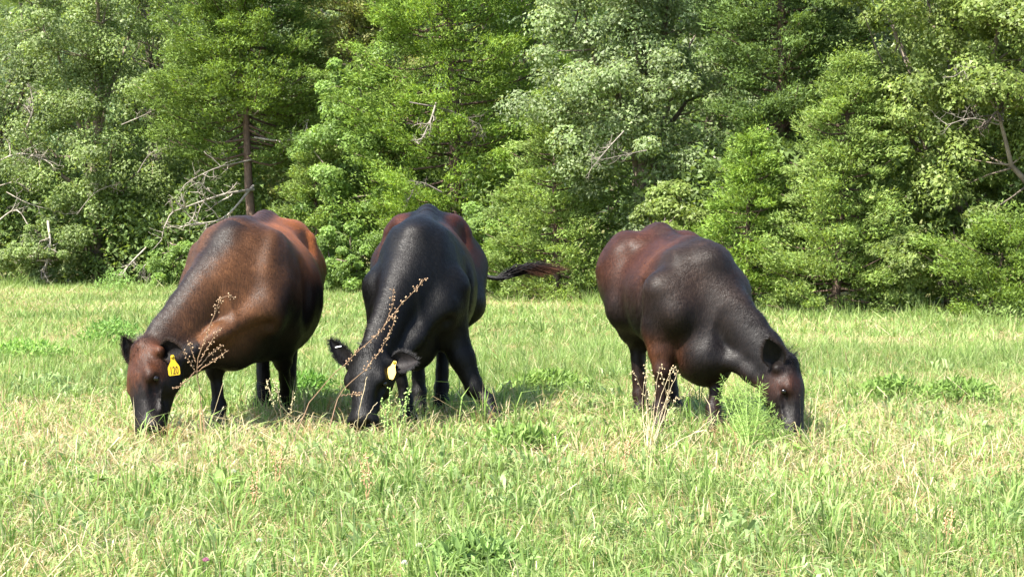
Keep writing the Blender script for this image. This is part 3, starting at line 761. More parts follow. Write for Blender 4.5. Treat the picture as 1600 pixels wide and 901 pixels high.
def cattle():
    # brown cow at the left
    A = on_ground(344, 672); C = on_ground(448, 650)
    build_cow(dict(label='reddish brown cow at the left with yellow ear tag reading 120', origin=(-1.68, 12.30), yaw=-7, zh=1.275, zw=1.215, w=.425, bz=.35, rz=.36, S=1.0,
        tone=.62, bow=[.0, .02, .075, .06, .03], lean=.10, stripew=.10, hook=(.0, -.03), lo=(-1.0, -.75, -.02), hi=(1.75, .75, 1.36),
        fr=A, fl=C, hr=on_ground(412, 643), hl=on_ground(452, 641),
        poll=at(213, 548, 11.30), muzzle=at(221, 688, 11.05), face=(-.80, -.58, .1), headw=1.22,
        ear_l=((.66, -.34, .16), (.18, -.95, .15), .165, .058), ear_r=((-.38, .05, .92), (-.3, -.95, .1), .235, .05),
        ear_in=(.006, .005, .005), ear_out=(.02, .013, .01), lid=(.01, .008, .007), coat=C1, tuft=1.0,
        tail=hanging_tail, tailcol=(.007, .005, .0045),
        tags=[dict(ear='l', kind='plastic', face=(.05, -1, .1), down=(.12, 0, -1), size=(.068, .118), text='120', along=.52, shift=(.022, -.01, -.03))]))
    # black cow in the middle, facing the camera
    build_cow(dict(hookw=.185, tone=.52, shw=.86, label='black cow in the middle facing the camera, tail swung out sideways', origin=(-.585, 12.58), yaw=-3, zh=1.31, zw=1.20, w=.335, bz=.42, rz=.34, S=1.0,
        bow=[.0, .0, .03, .02, .0], lean=.02, lo=(-1.0, -.66, -.02), hi=(1.75, .72, 1.40),
        fl=on_ground(771, 664), fl_knee=at(741, 604, 12.05), fr=on_ground(639, 662), hl=on_ground(690, 640), hr=on_ground(655, 648),
        poll=at(573, 552, 11.55), muzzle=at(560, 668, 11.32), face=(-.34, -.85, .3), headw=1.30,
        ear_l=((.88, -.25, .20), (.1, -.9, .35), .18, .06), ear_r=((-.60, .1, .85), (.30, -.9, .1), .225, .046),
        ear_in=(.012, .010, .010), ear_out=(.010, .009, .009), lid=(.008, .007, .007), coat=C2, tuft=1.0,
        tail=lambda loc, zh, S: [(-.74, 0, zh - .10), (-.84, .02, zh - .20), loc(at(690, 398, 13.45)), loc(at(745, 426, 13.45)), loc(at(778, 435, 13.4)), loc(at(812, 428, 13.4))],
        tailcol=(.005, .0045, .0045), swfrom=4.5, switch=.38, switchtip=(.09, .04, .022), swspread=(.02, .04, .019), swsag=np.array([0, 0, -.03]), swwave=np.array([0, 0, .05]),
        tags=[dict(ear='l', kind='plastic', face=(-.25, -.85, .45), down=(-.30, -.1, -1), size=(.072, .115), along=.25),
              dict(ear='r', kind='metal', face=(0, -1, 0), down=(.2, 0, -1), size=(.036, .008), along=.62)]))
    # dark brown cow at the right
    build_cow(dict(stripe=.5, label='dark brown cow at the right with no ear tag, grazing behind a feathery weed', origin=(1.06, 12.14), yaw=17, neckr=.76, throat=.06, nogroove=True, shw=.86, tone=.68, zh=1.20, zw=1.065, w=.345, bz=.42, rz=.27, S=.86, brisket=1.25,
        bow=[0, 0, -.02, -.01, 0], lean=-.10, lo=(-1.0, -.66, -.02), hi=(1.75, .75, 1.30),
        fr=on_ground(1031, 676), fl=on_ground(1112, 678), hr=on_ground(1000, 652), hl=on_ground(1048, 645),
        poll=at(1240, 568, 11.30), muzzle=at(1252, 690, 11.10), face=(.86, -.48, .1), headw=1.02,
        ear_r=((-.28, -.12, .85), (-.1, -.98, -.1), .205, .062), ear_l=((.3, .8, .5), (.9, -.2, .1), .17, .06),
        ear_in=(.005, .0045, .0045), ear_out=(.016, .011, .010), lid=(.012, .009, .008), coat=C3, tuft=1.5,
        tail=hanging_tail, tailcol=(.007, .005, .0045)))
cattle()
# ------------------------------------------------------------------ woods
BARK = np.array([.13, .105, .08]); BARKC = np.array([.15, .10, .075]); DEAD = np.array([.29, .255, .21])
def kites(P, D, Nn, L, W, col, fold=.25):
    """leaf faces: base, left, tip, right with a fold along the midrib"""
    n = len(P); D = unit(D); S = unit(np.cross(D, Nn)); U = np.cross(S, D)
    L = L[:, None]; W = W[:, None]
    V = np.stack([P, P + D * L * .45 - S * W * .5 + U * W * fold, P + D * L, P + D * L * .45 + S * W * .5 + U * W * fold], 1).reshape(-1, 3)
    b = np.arange(n)[:, None] * 4
    T = np.concatenate([b + [0, 1, 2], b + [0, 2, 3]])
    return V, T, np.repeat(col, 4, 0)
def tris(P, D, Nn, L, W, col):
    """small leaf: one pointed face"""
    n = len(P); D = unit(D); S = unit(np.cross(D, Nn)) * (W * .5)[:, None]
    V = np.stack([P - S, P + S, P + D * L[:, None]], 1).reshape(-1, 3)
    return V, np.arange(n * 3).reshape(-1, 3), np.repeat(col, 3, 0)
def wander(p0, p1, n, amp):
    t = np.linspace(0, 1, n)[:, None]; P = p0 * (1 - t) + p1 * t
    off = np.cumsum(rng.normal(0, amp, (n, 3)), 0); off -= t * off[-1]
    return P + off
def twigs(g, p0, d, L, r, depth, c, spread=.7):
    """bare forked branch"""
    n = 5; P = [p0]; d = unit(d)
    for i in range(n):
        d = unit(d + rng.normal(0, .22, 3)); P.append(P[-1] + d * L / n)
    P = np.array(P); g.tube(P, np.linspace(r, r * .45, n + 1), c * rng.uniform(.75, 1.15), 4 if r > .008 else 3)
    if depth > 0:
        for i in range(2, n + 1):
            for _ in range(1 + (rng.random() < .45)):
                twigs(g, P[i], unit(d * .6 + rng.normal(0, spread, 3)), L * rng.uniform(.35, .6), r * .5 * (1 - .05 * i), depth - 1, c, spread)
def broadleaf(name, label, px, back, H, r, z0, nclump, nleaf, pal, leaf=.075, group='broadleaf trees at the edge of the woods', depth=None, trunk_r=.13, lean=0., csize=.42, py0=None):
    d = treeline(px) + back if depth is None else depth
    x0 = (px - 800) / F * d; zb = float(gz(d)); B = np.array([x0, d, zb - .05])
    root = empty(name, B); tag(root, label, 'tree' if H > 2 else 'bush', group)
    g = Geo(); top = np.array([lean, 0, H * .93])
    tr = wander(np.zeros(3), top, 12, .05 * min(1, H / 6)); tr[0] = 0
    g.tube(tr, np.linspace(trunk_r, trunk_r * .16, 12), BARK * rng.uniform(.8, 1.25), 8)
    # clump centres fill an uneven crown
    K = nclump; v = unit(rng.normal(0, 1, (K, 3))); lob = vnoise(np.arctan2(v[:, 1], v[:, 0]) * 1.6 + px * .37, v[:, 2] * 2.2 + px * .11)
    rr = rng.random(K) ** (1 / 2.6) * (.66 + .62 * lob)
    zc = (H + z0) / 2; hz = (H - z0) / 2
    C = np.stack([v[:, 0] * rr * r, v[:, 1] * rr * r * .95, zc + v[:, 2] * np.clip(rr, 0, 1.05) * hz], -1)
    fr_ = (C[:, 1] > 0) & (rng.random(K) < .62); C[fr_, 1] *= -1      # most of the leaf mass toward the light of the field
    C[:, 0] += lean * C[:, 2] / H
    # limbs carry clumps
    nl = max(4, int(H * 1.3)); ends = C[rng.choice(K, nl, replace=False)]
    limbs = []
    for e in ends:
        zi = np.clip(e[2] * rng.uniform(.35, .7), .2, H * .8); s = tr[np.argmin(np.abs(tr[:, 2] - zi))]
        L = wander(s, e, 7, .045 * np.linalg.norm(e - s) / 1.5); limbs.append(L)
        g.tube(L, np.linspace(trunk_r * .42, .012, 7), BARK * rng.uniform(.8, 1.5), 6)
    LP = np.concatenate(limbs + [tr[4:]])
    for c in C:
        j = np.argmin(((LP - c) ** 2).sum(1) + (LP[:, 2] > c[2]) * .3)
        if rng.random() < .7: g.tube(wander(LP[j], c, 4, .03), [.016, .012, .008, .004], BARK * rng.uniform(.8, 1.9), 4)
    obj('trunk', g.mesh(name + '_trunk', True), M_bark, root)
    # leaves
    far = C[:, 1] > r * .35
    cnt = np.where(far, nleaf * .40, nleaf * 2.5) * rng.uniform(.6, 1.4, K); cnt = cnt.astype(int)
    ci = np.repeat(np.arange(K), cnt); n = len(ci)
    cs = csize * .92 * rng.uniform(.6, 1.3, K) * np.clip(r / 2.0, .55, 1.1)
    q = unit(rng.normal(0, 1, (n, 3)) + np.array([0, -.25, .25])) * (rng.random((n, 1)) ** .33); q[:, 2] *= .70
    P = C[ci] + q * cs[ci][:, None]
    P[:, 2] = np.maximum(P[:, 2], .04)
    Nn = unit(rng.normal(0, .50, (n, 3)) + q * .9 + np.array([-.1, -.25, .45]))
    D = unit(rng.normal(0, 1, (n, 3)) + np.array([0, 0, -.35]))
    D = unit(D - Nn * (D * Nn).sum(1, keepdims=True))
    pal = np.array(pal); cb = rng.uniform(.74, 1.22, K)
    col = pal[rng.integers(0, len(pal), n)] * cb[ci][:, None] * rng.uniform(.72, 1.3, (n, 1))
    L = leaf * .76 * rng.uniform(.6, 1.3, n); V, T, c = tris(P, D, Nn, L, L * rng.uniform(.6, .9, n), col)
    obj('crown', make_mesh(name + '_crown', V, T, c), M_leaf, root)
    return root
def cedar(name, label, px, back, H, r, z0, nbr, nspray, pal, spray=.12, group='cedars at the edge of the woods', trunk_r=.11, depth=None, power=.75, sag=0., gap=None):
    d = treeline(px) + back if depth is None else depth
    x0 = (px - 800) / F * d; zb = float(gz(d)); B = np.array([x0, d, zb - .05])
    root = empty(name, B); tag(root, label, 'cedar' if H > 2 else 'bush', group)
    g = Geo(); tr = wander(np.zeros(3), np.array([rng.normal(0, .1), 0, H]), 12, .02 * H / 6); tr[0] = 0
    g.tube(tr, np.linspace(trunk_r, .012, 12), BARKC * rng.uniform(.6, .85), 8)
    Ps, Ds, Cs, Qs_ = [], [], [], []; pal = np.array(pal)
    for i in range(nbr):
        f = (i + rng.random()) / nbr; z = z0 + (H - z0) * f ** 1.0
        Lb = (r * (1 - f) ** power * rng.uniform(.62, 1.22) + .10) * (min(1, .55 + f * 5) if z0 > .5 else 1)
        az_ = i * 2.39996 + rng.normal(0, .3)
        dv = np.array([math.cos(az_), math.sin(az_), 0]); rise = rng.uniform(-.10, .34) + .25 * f
        if gap and z < gap and dv[1] < -.45: continue
        s = np.array([np.interp(z, tr[:, 2], tr[:, 0]), np.interp(z, tr[:, 2], tr[:, 1]), z])
        e = s + dv * Lb + np.array([0, 0, rise * Lb])
        m = s * .5 + e * .5 + np.array([0, 0, -.10 * Lb - sag * Lb]); br = curve([s, m, e], 6)
        if Lb > .35: g.tube(br, np.linspace(.026 * min(1, H / 5), .004, 6), BARKC * rng.uniform(.4, .8), 4)
        dens = .32 if dv[1] > .45 else 1.0
        k = int(nspray * 2.15 * dens * (.35 + Lb / max(r, .3)))
        t = rng.random(k) ** .62 * .86 + .16
        pb = np.stack([np.interp(t, np.linspace(0, 1, 6), br[:, c]) for c in range(3)], -1)
        # side branchlets fan out in flat sprays
        sd_ = np.cross(dv, [0, 0, 1.]); ncl = max(3, int(Lb * 7)); cl = rng.random(ncl) ** .6 * .84 + .16
        j = np.argmin(np.abs(t[:, None] - cl[None]), 1)
        off_l = rng.normal(0, .19, ncl) * (1.2 - cl) * min(Lb, 1.5) * 1.3; off_z = rng.normal(0.03, .10, ncl) * min(1, r)
        pb = np.stack([np.interp(cl[j], np.linspace(0, 1, 6), br[:, c]) for c in range(3)], -1) + off_l[j][:, None] * sd_ + off_z[j][:, None] * np.array([0, 0, 1])
        csz = rng.uniform(.7, 1.5, ncl); sc = .098 * min(1.25, max(1, r / 1.4)) * (.6 + .5 * min(1, r))
        q = rng.normal(0, 1, (k, 3)); q *= np.minimum(1, 1.7 / np.linalg.norm(q, axis=1, keepdims=True)); P = pb + q * np.array([sc, sc, sc * .46]) * csz[j][:, None]
        D = unit(dv * .75 + rng.normal(0, .55, (k, 3)) + np.array([0, 0, .42]))
        cb = rng.uniform(.74, 1.2, ncl)
        col = pal[rng.integers(0, len(pal), k)] * cb[j][:, None] * rng.uniform(.75, 1.25, (k, 1))
        Ps.append(P); Ds.append(D); Cs.append(col); Qs_.append(q)
    P, D, col = np.concatenate(Ps), np.concatenate(Ds), np.concatenate(Cs); n = len(P)
    P[:, 2] = np.maximum(P[:, 2], .03)
    Nn = unit(rng.normal(0, .45, (n, 3)) + np.concatenate(Qs_) * .45 + np.array([-.1, -.3, .5]))
    L = spray * .56 * rng.uniform(.55, 1.3, n); V, T, c = tris(P, D, Nn, L, L * rng.uniform(.30, .48, n), col)
    obj('trunk', g.mesh(name + '_trunk', True), M_bark, root)
    obj('crown', make_mesh(name + '_crown', V, T, c), M_cedar, root)
    return root
def dead(root, spots, depth, c=DEAD, r=.022, sub=2):
    """bare bleached branch through photo points, with forks, as a part of its tree"""
    B = np.array(root.location)
    P = np.array([at(px, py, depth + dd) for px, py, dd in spots]) - B
    P = curve(P, 10); g = Geo(); g.tube(P, np.linspace(r, r * .35, 10), c, 6)
    L = np.linalg.norm(P[-1] - P[0])
    for i in range(3, 10):
        for _ in range(1 + (rng.random() < .5)):
            dv = unit(P[min(i + 1, 9)] - P[i - 1]) * .8 + rng.normal(0, .6, 3)
            twigs(g, P[i], dv, L * rng.uniform(.16, .34), r * .5, sub - 1, c)
    obj('dead_branch', g.mesh('dead_branch', True), M_bark, root)

OAK = [[.165, .219, .054], [.198, .250, .072], [.132, .189, .041]]
PALE = [[.199, .260, .110], [.161, .230, .076], [.229, .281, .145]]
ELM = [[.179, .240, .079], [.139, .204, .052], [.210, .265, .105]]
VINE = [[.143, .235, .050], [.171, .260, .061]]
CED = [[.121, .189, .031], [.143, .209, .036], [.099, .158, .029]]
BRI = [[.149, .235, .034], [.176, .255, .045], [.121, .204, .031]]
YEL = [[.175, .250, .057], [.147, .224, .047], [.194, .255, .071]]
OLI = [[.178, .199, .059], [.208, .209, .076], [.142, .178, .047]]
DARK = [[.094, .148, .038], [.110, .168, .045]]
def woods():
    t = broadleaf('elm_tree', 'tall open elm with grey limbs at the far left edge', -20, 2.2, 9.5, 2.5, .5, 150, 130, PALE, .085, trunk_r=.16, csize=.45)
    dead(t, [(75, 345, -2.6), (78, 385, -2.8), (68, 425, -2.9)], treeline(-20) + 2.2, r=.03)
    dead(t, [(-20, 260, -2), (30, 240, -2.2), (70, 250, -2.4)], treeline(-20) + 2.2, r=.02)
    dead(t, [(-10, 350, -2.2), (30, 330, -2.4), (60, 400, -2.6)], treeline(-20) + 2.2, r=.018)
    for sp, rr in (([(10, 300, -2.3), (45, 318, -2.5), (90, 330, -2.6)], .012), ([(100, 375, -2.6), (60, 395, -2.7), (20, 410, -2.7)], .014), ([(40, 205, -2.2), (52, 170, -2.3), (48, 140, -2.3)], .03), ([(120, 335, -2.6), (150, 300, -2.7), (190, 285, -2.7)], .010), ([(0, 290, -2.3), (25, 285, -2.4), (50, 300, -2.4)], .014)):
        dead(t, sp, treeline(-20) + 2.2, r=rr, c=DEAD * .8)
    t = broadleaf('elm_tree', 'full leafy elm with drooping branches left of the big cedar', 155, 1.6, 9.0, 2.05, .15, 175, 165, ELM, .075, trunk_r=.14)
    dead(t, [(230, 385, -2.0), (205, 410, -2.2), (190, 430, -2.3)], treeline(155) + 1.6, r=.02)
    for sp in ([(240, 400, -2.1), (220, 425, -2.2), (235, 445, -2.2)], [(215, 270, -2.0), (235, 240, -2.1), (265, 230, -2.1)], [(190, 195, -2.0), (225, 180, -2.1), (255, 165, -2.1)]):
        dead(t, sp, treeline(155) + 1.6, r=.011, c=DEAD * .75)
    t = cedar('cedar_tree', 'big cedar with bare reddish trunk behind the brown cow', 392, .5, 7.2, 2.0, 2.45, 150, 470, CED, .12, trunk_r=.105, power=.5, sag=.10, gap=3.5)
    dc = treeline(392) + .5
    dead(t, [(398, 215, -.1), (440, 220, -.5), (482, 214, -.9)], dc, r=.022)
    dead(t, [(396, 296, -.1), (345, 305, -.7), (272, 330, -1.2)], dc, r=.034, c=DEAD * .9)
    dead(t, [(396, 290, -.1), (350, 340, -.7), (300, 350, -1.0)], dc, r=.026)
    dead(t, [(392, 250, -.1), (340, 262, -.6), (300, 280, -1.0)], dc, r=.02, c=DEAD * .8)
    dead(t, [(396, 180, -.1), (430, 150, -.5), (450, 135, -.8)], dc, r=.016, c=DEAD * .7)
    cedar('cedar_tree', 'brownish olive cedar top rising behind the big cedar', 548, 3.6, 10.5, 1.9, .6, 150, 300, OLI, .13, trunk_r=.13)
    t = cedar('cedar_tree', 'tall bright green cedar above the black cow', 712, 1.6, 9.5, 2.15, .5, 190, 430, BRI, .125, trunk_r=.13, power=.5)
    dc = treeline(712) + 1.6
    dead(t, [(682, 160, -1.6), (672, 190, -1.7), (655, 225, -1.75)], dc, r=.022, c=DEAD * .7)
    dead(t, [(690, 300, -2.0), (655, 285, -2.1), (640, 310, -2.2)], dc, r=.014, c=DEAD * .55)
    dead(t, [(640, 160, -1.5), (700, 172, -1.5), (750, 195, -1.5)], dc, r=.014, c=DEAD * .5)
    broadleaf('vine_tangle_tree', 'small vine covered tree between the two big cedars', 565, .9, 4.4, 1.25, .2, 90, 150, VINE, .07, trunk_r=.07)
    cedar('cedar_tree', 'small olive cedar right behind the brown cow', 497, .2, 2.75, .85, .1, 62, 220, YEL, .11, trunk_r=.05, power=.6)
    broadleaf('leafy_bush', 'bright green bush between the brown and black cows', 548, -.1, 1.25, .75, .05, 38, 120, VINE, .06, 'bushes along the field edge', trunk_r=.03, csize=.32)
    cedar('cedar_tree', 'yellowish cedar right of the black cow above its tail', 868, .2, 3.35, 1.05, .1, 82, 260, YEL, .11, trunk_r=.06, power=.62)
    broadleaf('leafy_bush', 'bright leafy bush just above the black cow tail', 770, .25, 1.75, .75, .05, 46, 130, VINE, .065, 'bushes along the field edge', trunk_r=.03, csize=.32)
    cedar('cedar_bush', 'low cedar bush below the black cow tail', 805, -.1, 1.05, .62, .05, 30, 190, BRI, .10, 'bushes along the field edge', trunk_r=.03, power=.5)
    t = broadleaf('oak_tree', 'pale leafy oak between black cow and right cow', 1005, 1.5, 7.6, 1.95, .2, 190, 165, PALE, .075, trunk_r=.14)
    dc = treeline(1005) + 1.5
    dead(t, [(975, 205, -1.9), (950, 232, -2.0), (925, 262, -2.1)], dc, r=.012, c=DEAD * .7)
    dead(t, [(1010, 235, -1.9), (985, 240, -2.0), (940, 250, -2.1)], dc, r=.010, c=DEAD * .6)
    dead(t, [(1115, 245, -1.9), (1135, 255, -2.0), (1150, 262, -2.1)], dc, r=.013)
    cedar('cedar_tree', 'dark tall cedar behind the yellow green cone shaped cedar', 1232, 2.6, 8.5, 1.55, .4, 210, 360, DARK, .12, trunk_r=.12)
    cedar('cedar_tree', 'yellow green cone shaped cedar above the right cow head', 1308, .35, 3.5, 1.12, .08, 115, 300, YEL, .10, trunk_r=.07, power=.8)
    cedar('cedar_tree', 'small bright green cedar left of the cone shaped one', 1168, .25, 2.45, .80, .08, 70, 240, BRI, .10, trunk_r=.05, power=.75)
    t = broadleaf('oak_tree', 'big round leaved oak at the right', 1490, 1.5, 8.0, 1.75, .5, 190, 165, OAK, .075, trunk_r=.14)
    dc = treeline(1490) + 1.5
    dead(t, [(1600, 110, -1.6), (1575, 150, -1.7), (1545, 190, -1.8)], dc, r=.035, c=BARK * .5)
    dead(t, [(1545, 120, -1.6), (1520, 105, -1.7), (1490, 120, -1.8)], dc, r=.012, c=DEAD * .7)
    dead(t, [(1560, 195, -1.6), (1520, 185, -1.7), (1480, 195, -1.8)], dc, r=.011, c=DEAD * .7)
    broadleaf('oak_tree', 'tall oak at the right edge of the picture', 1650, 1.0, 8.0, 1.7, .9, 150, 160, OAK, .075, trunk_r=.14)
    cedar('cedar_bush', 'dark low cedar bush under the oak at right', 1545, .0, 1.25, .95, .02, 46, 260, CED, .10, 'bushes along the field edge', trunk_r=.03, power=.5)
    broadleaf('leafy_bush', 'green bush under the big oak beside the cone shaped cedar', 1425, .15, 1.2, .55, .05, 34, 120, OAK, .065, 'bushes along the field edge', trunk_r=.03, csize=.3)
    broadleaf('leafy_bush', 'green bush at the wood edge left of the brown cow', 262, .1, 1.0, .6, .05, 30, 110, VINE, .06, 'bushes along the field edge', trunk_r=.03, csize=.3)
    broadleaf('leafy_bush', 'leafy bush under the elm at far left', 60, .2, 1.3, .9, .05, 44, 110, ELM, .065, 'bushes along the field edge', trunk_r=.03, csize=.32)
    broadleaf('leafy_bush', 'oak scrub behind the right cow back', 1060, .5, 1.9, .8, .05, 46, 130, OAK, .07, 'bushes along the field edge', trunk_r=.03, csize=.34)
    cedar('cedar_bush', 'low cedar bush hidden partly by the black cow', 650, .2, 1.5, .75, .05, 36, 200, YEL, .10, 'bushes along the field edge', trunk_r=.03, power=.5)
    broadleaf('leafy_bush', 'bush at the wood edge far outside right', 1720, .3, 1.3, .9, .05, 36, 110, OAK, .065, 'bushes along the field edge', trunk_r=.03, csize=.32)
    # second and third rows close the view; light comes through only at the tops
    BG = 'trees deeper in the woods'
    for px, back, H, r, pal, lab in ((-160, 5, 10, 2.6, ELM, 'deep wood tree beyond the far left edge'), (235, 5.5, 9.5, 2.3, ELM, 'tree deeper in the woods between elm and big cedar'),
            (390, 6.5, 9.0, 2.2, PALE, 'tree deeper in the woods behind the big cedar'), (640, 6, 10, 2.3, OAK, 'tree deeper in the woods left of the bright cedar'),
            (830, 5.5, 8.6, 2.0, OAK, 'dark tree deeper in the woods between bright cedar and oak'), (1110, 5.5, 9.0, 2.1, PALE, 'tree deeper in the woods behind the pale oak'),
            (1370, 4.5, 7.0, 1.8, PALE, 'tree deeper in the woods behind the cone shaped cedar'), (1560, 5.5, 9, 2.2, OAK, 'tree deeper in the woods behind the big right oak'),
            (1800, 4, 9, 2.4, OAK, 'tree deeper in the woods beyond the right edge')):
        broadleaf('woodland_tree', lab, px, back, H, r, .2, 110, 62, pal, .11, BG, trunk_r=.12, csize=.5)
    for px, lab in ((40, 'backmost tree at the far left of the woods'), (330, 'backmost tree behind the big cedar'), (540, 'backmost tree behind the olive cedar'), (760, 'backmost tree behind the bright cedar'), (960, 'backmost tree behind the pale oak'), (1230, 'backmost tree behind the dark cedar'), (1470, 'backmost tree behind the right oak')):
        broadleaf('woodland_tree', lab, px, 11, 9.0, 2.9, .1, 90, 45, DARK + OAK[:1], .13, BG, trunk_r=.14, csize=.7)
woods()
def undergrowth():
    n = 115000; px = np.concatenate([rng.uniform(-250, 1850, 85000), rng.uniform(-150, 420, 30000)]); back = rng.uniform(.5, 5.0, n); d = treeline(px) + back
    x = (px - 800) / F * d; hmax = .75 + 2.2 * fbm(x * .9 + 40, d * .9) + .25 * back
    z = hmax * rng.random(n) ** .8; keep = vnoise(x * 2.2 + 9, z * 2.2 + d) > .30
    P = np.stack([x, d, gz(d) + z], -1)[keep]; n = len(P)
    Nn = unit(rng.normal(0, .6, (n, 3)) + [0, -.2, .6]); D = unit(np.cross(Nn, rng.normal(0, 1, (n, 3))))
    L = rng.uniform(.06, .12, n); col = np.array([[.14, .205, .06]]) * rng.uniform(.6, 1.35, (n, 1))
    V, T, c = tris(P, D, Nn, L, L * .8, col)
    tag(obj('undergrowth', make_mesh('undergrowth', V, T, c), M_leaf), 'leafy undergrowth filling the shade beneath the trees', 'undergrowth', kind='stuff')
undergrowth()
def far_hill():
    xs = np.linspace(-420, 420, 50); ys = np.linspace(150, 620, 30)
    X, Y = np.meshgrid(xs, ys, indexing='ij'); Z = -1.3 + 95 * sm(Y, 150, 560) * (.75 + .35 * vnoise(X * .006 + 3, Y * .004))
    V = np.stack([X, Y, Z], -1).reshape(-1, 3); nx, ny = X.shape
    i = np.arange(nx - 1)[:, None] * ny; j = np.arange(ny - 1)[None]
    Q = np.stack([i + j, i + ny + j, i + ny + j + 1, i + j + 1], -1).reshape(-1, 4)
    o = obj('hill', make_mesh('hill', V, Q, np.tile([.05, .075, .03], (len(V), 1)), True), M_bark); tag(o, kind='structure')
    n = 3500; x = rng.uniform(-200, 200, n); y = rng.uniform(170, 520, n)
    z = -1.3 + 95 * sm(y, 150, 560) * (.75 + .35 * vnoise(x * .006 + 3, y * .004))
    c = np.stack([x, y, z + 3], -1); k = 9
    q = unit(rng.normal(0, 1, (n * k, 3))); P = np.repeat(c, k, 0) + q * np.array([3.2, 3.2, 3.6])
    Nn = unit(q + rng.normal(0, .3, q.shape)); D = unit(np.cross(Nn, rng.normal(0, 1, q.shape)))
    col = np.repeat(np.array([.075, .115, .04]) * rng.uniform(.6, 1.4, (n, 1)), k, 0)
    L = rng.uniform(3, 5, n * k); V, T, cc = tris(P, D, Nn, L, L * .9, col)
    tag(obj('distant_woods', make_mesh('distant_woods', V, T, cc), M_leaf), 'hazy wooded hillside seen through gaps above the trees', 'woods', kind='stuff')
far_hill()


# ------------------------------------------------------------------ single weeds standing in the grass
STEM = np.array([.17, .105, .06]); TAN = np.array([.42, .34, .21]); GRN = np.array([.20, .32, .08])
def seed(g, p, r, c):
    V = np.array([[1, 0, 0], [-1, 0, 0], [0, 1, 0], [0, -1, 0], [0, 0, 1.2], [0, 0, -1.2]]) * r + p
    T = [[0, 2, 4], [2, 1, 4], [1, 3, 4], [3, 0, 4], [2, 0, 5], [1, 2, 5], [3, 1, 5], [0, 3, 5]]
    g.add(V, None, T, c)
def stalk_plant(name, label, cat, base, stems, r=.0035, c=STEM, pods=0, podc=(.30, .20, .12), group=None):
    """stems: lists of world points; each stem is a part, with its seed pods"""
    root = empty(name, base); tag(root, label, cat, group)
    for k, (P, dens) in enumerate(stems):
        P = np.array(P) - base; C = curve(P, 22); C[1:-1] += rng.normal(0, .0022, (20, 3)); g = Geo()
        g.tube(C, np.linspace(r, r * .45, 22), c * rng.uniform(.85, 1.2), 5)
        s = obj('stem', g.mesh('weed_stem'), M_stem, root)
        if dens:
            g = Geo()
            for i in range(dens):
                t = rng.uniform(.38, 1) * 21; j = int(min(t, 20)); p = C[j] + (C[j + 1] - C[j]) * (t - j)
                d = unit(rng.normal(0, 1, 3)); q = p + d * rng.uniform(.008, .022)
                g.tube([p, q], [.0009, .0008], c, 3); seed(g, q, rng.uniform(.0034, .0052), np.array(podc) * rng.uniform(.75, 1.35))
            tag(obj('seed_pods', g.mesh('seed_pods', True), M_stem, s), kind='stuff')
    return root
def leaf_blade(g, p, d, up, L, W, c, n=6, droop=.3):
    d = unit(d); s = unit(np.cross(d, up)); u = np.cross(s, d); t = np.linspace(0, 1, n)
    mid = p + np.outer(t, d) * L + np.outer(t * (1 - t) * .5 - droop * t * t, u) * L
    w = W * np.sin(np.pi * np.clip(t * .92 + .06, 0, 1)) ** .8
    A, B = mid - s * w[:, None] + u * w[:, None] * .25, mid + s * w[:, None] + u * w[:, None] * .25
    V = np.concatenate([A, mid, B]); Q = [[i, i + 1, n + i + 1, n + i] for i in range(n - 1)] + [[n + i, n + i + 1, 2 * n + i + 1, 2 * n + i] for i in range(n - 1)]
    g.add(V, Q, None, c)
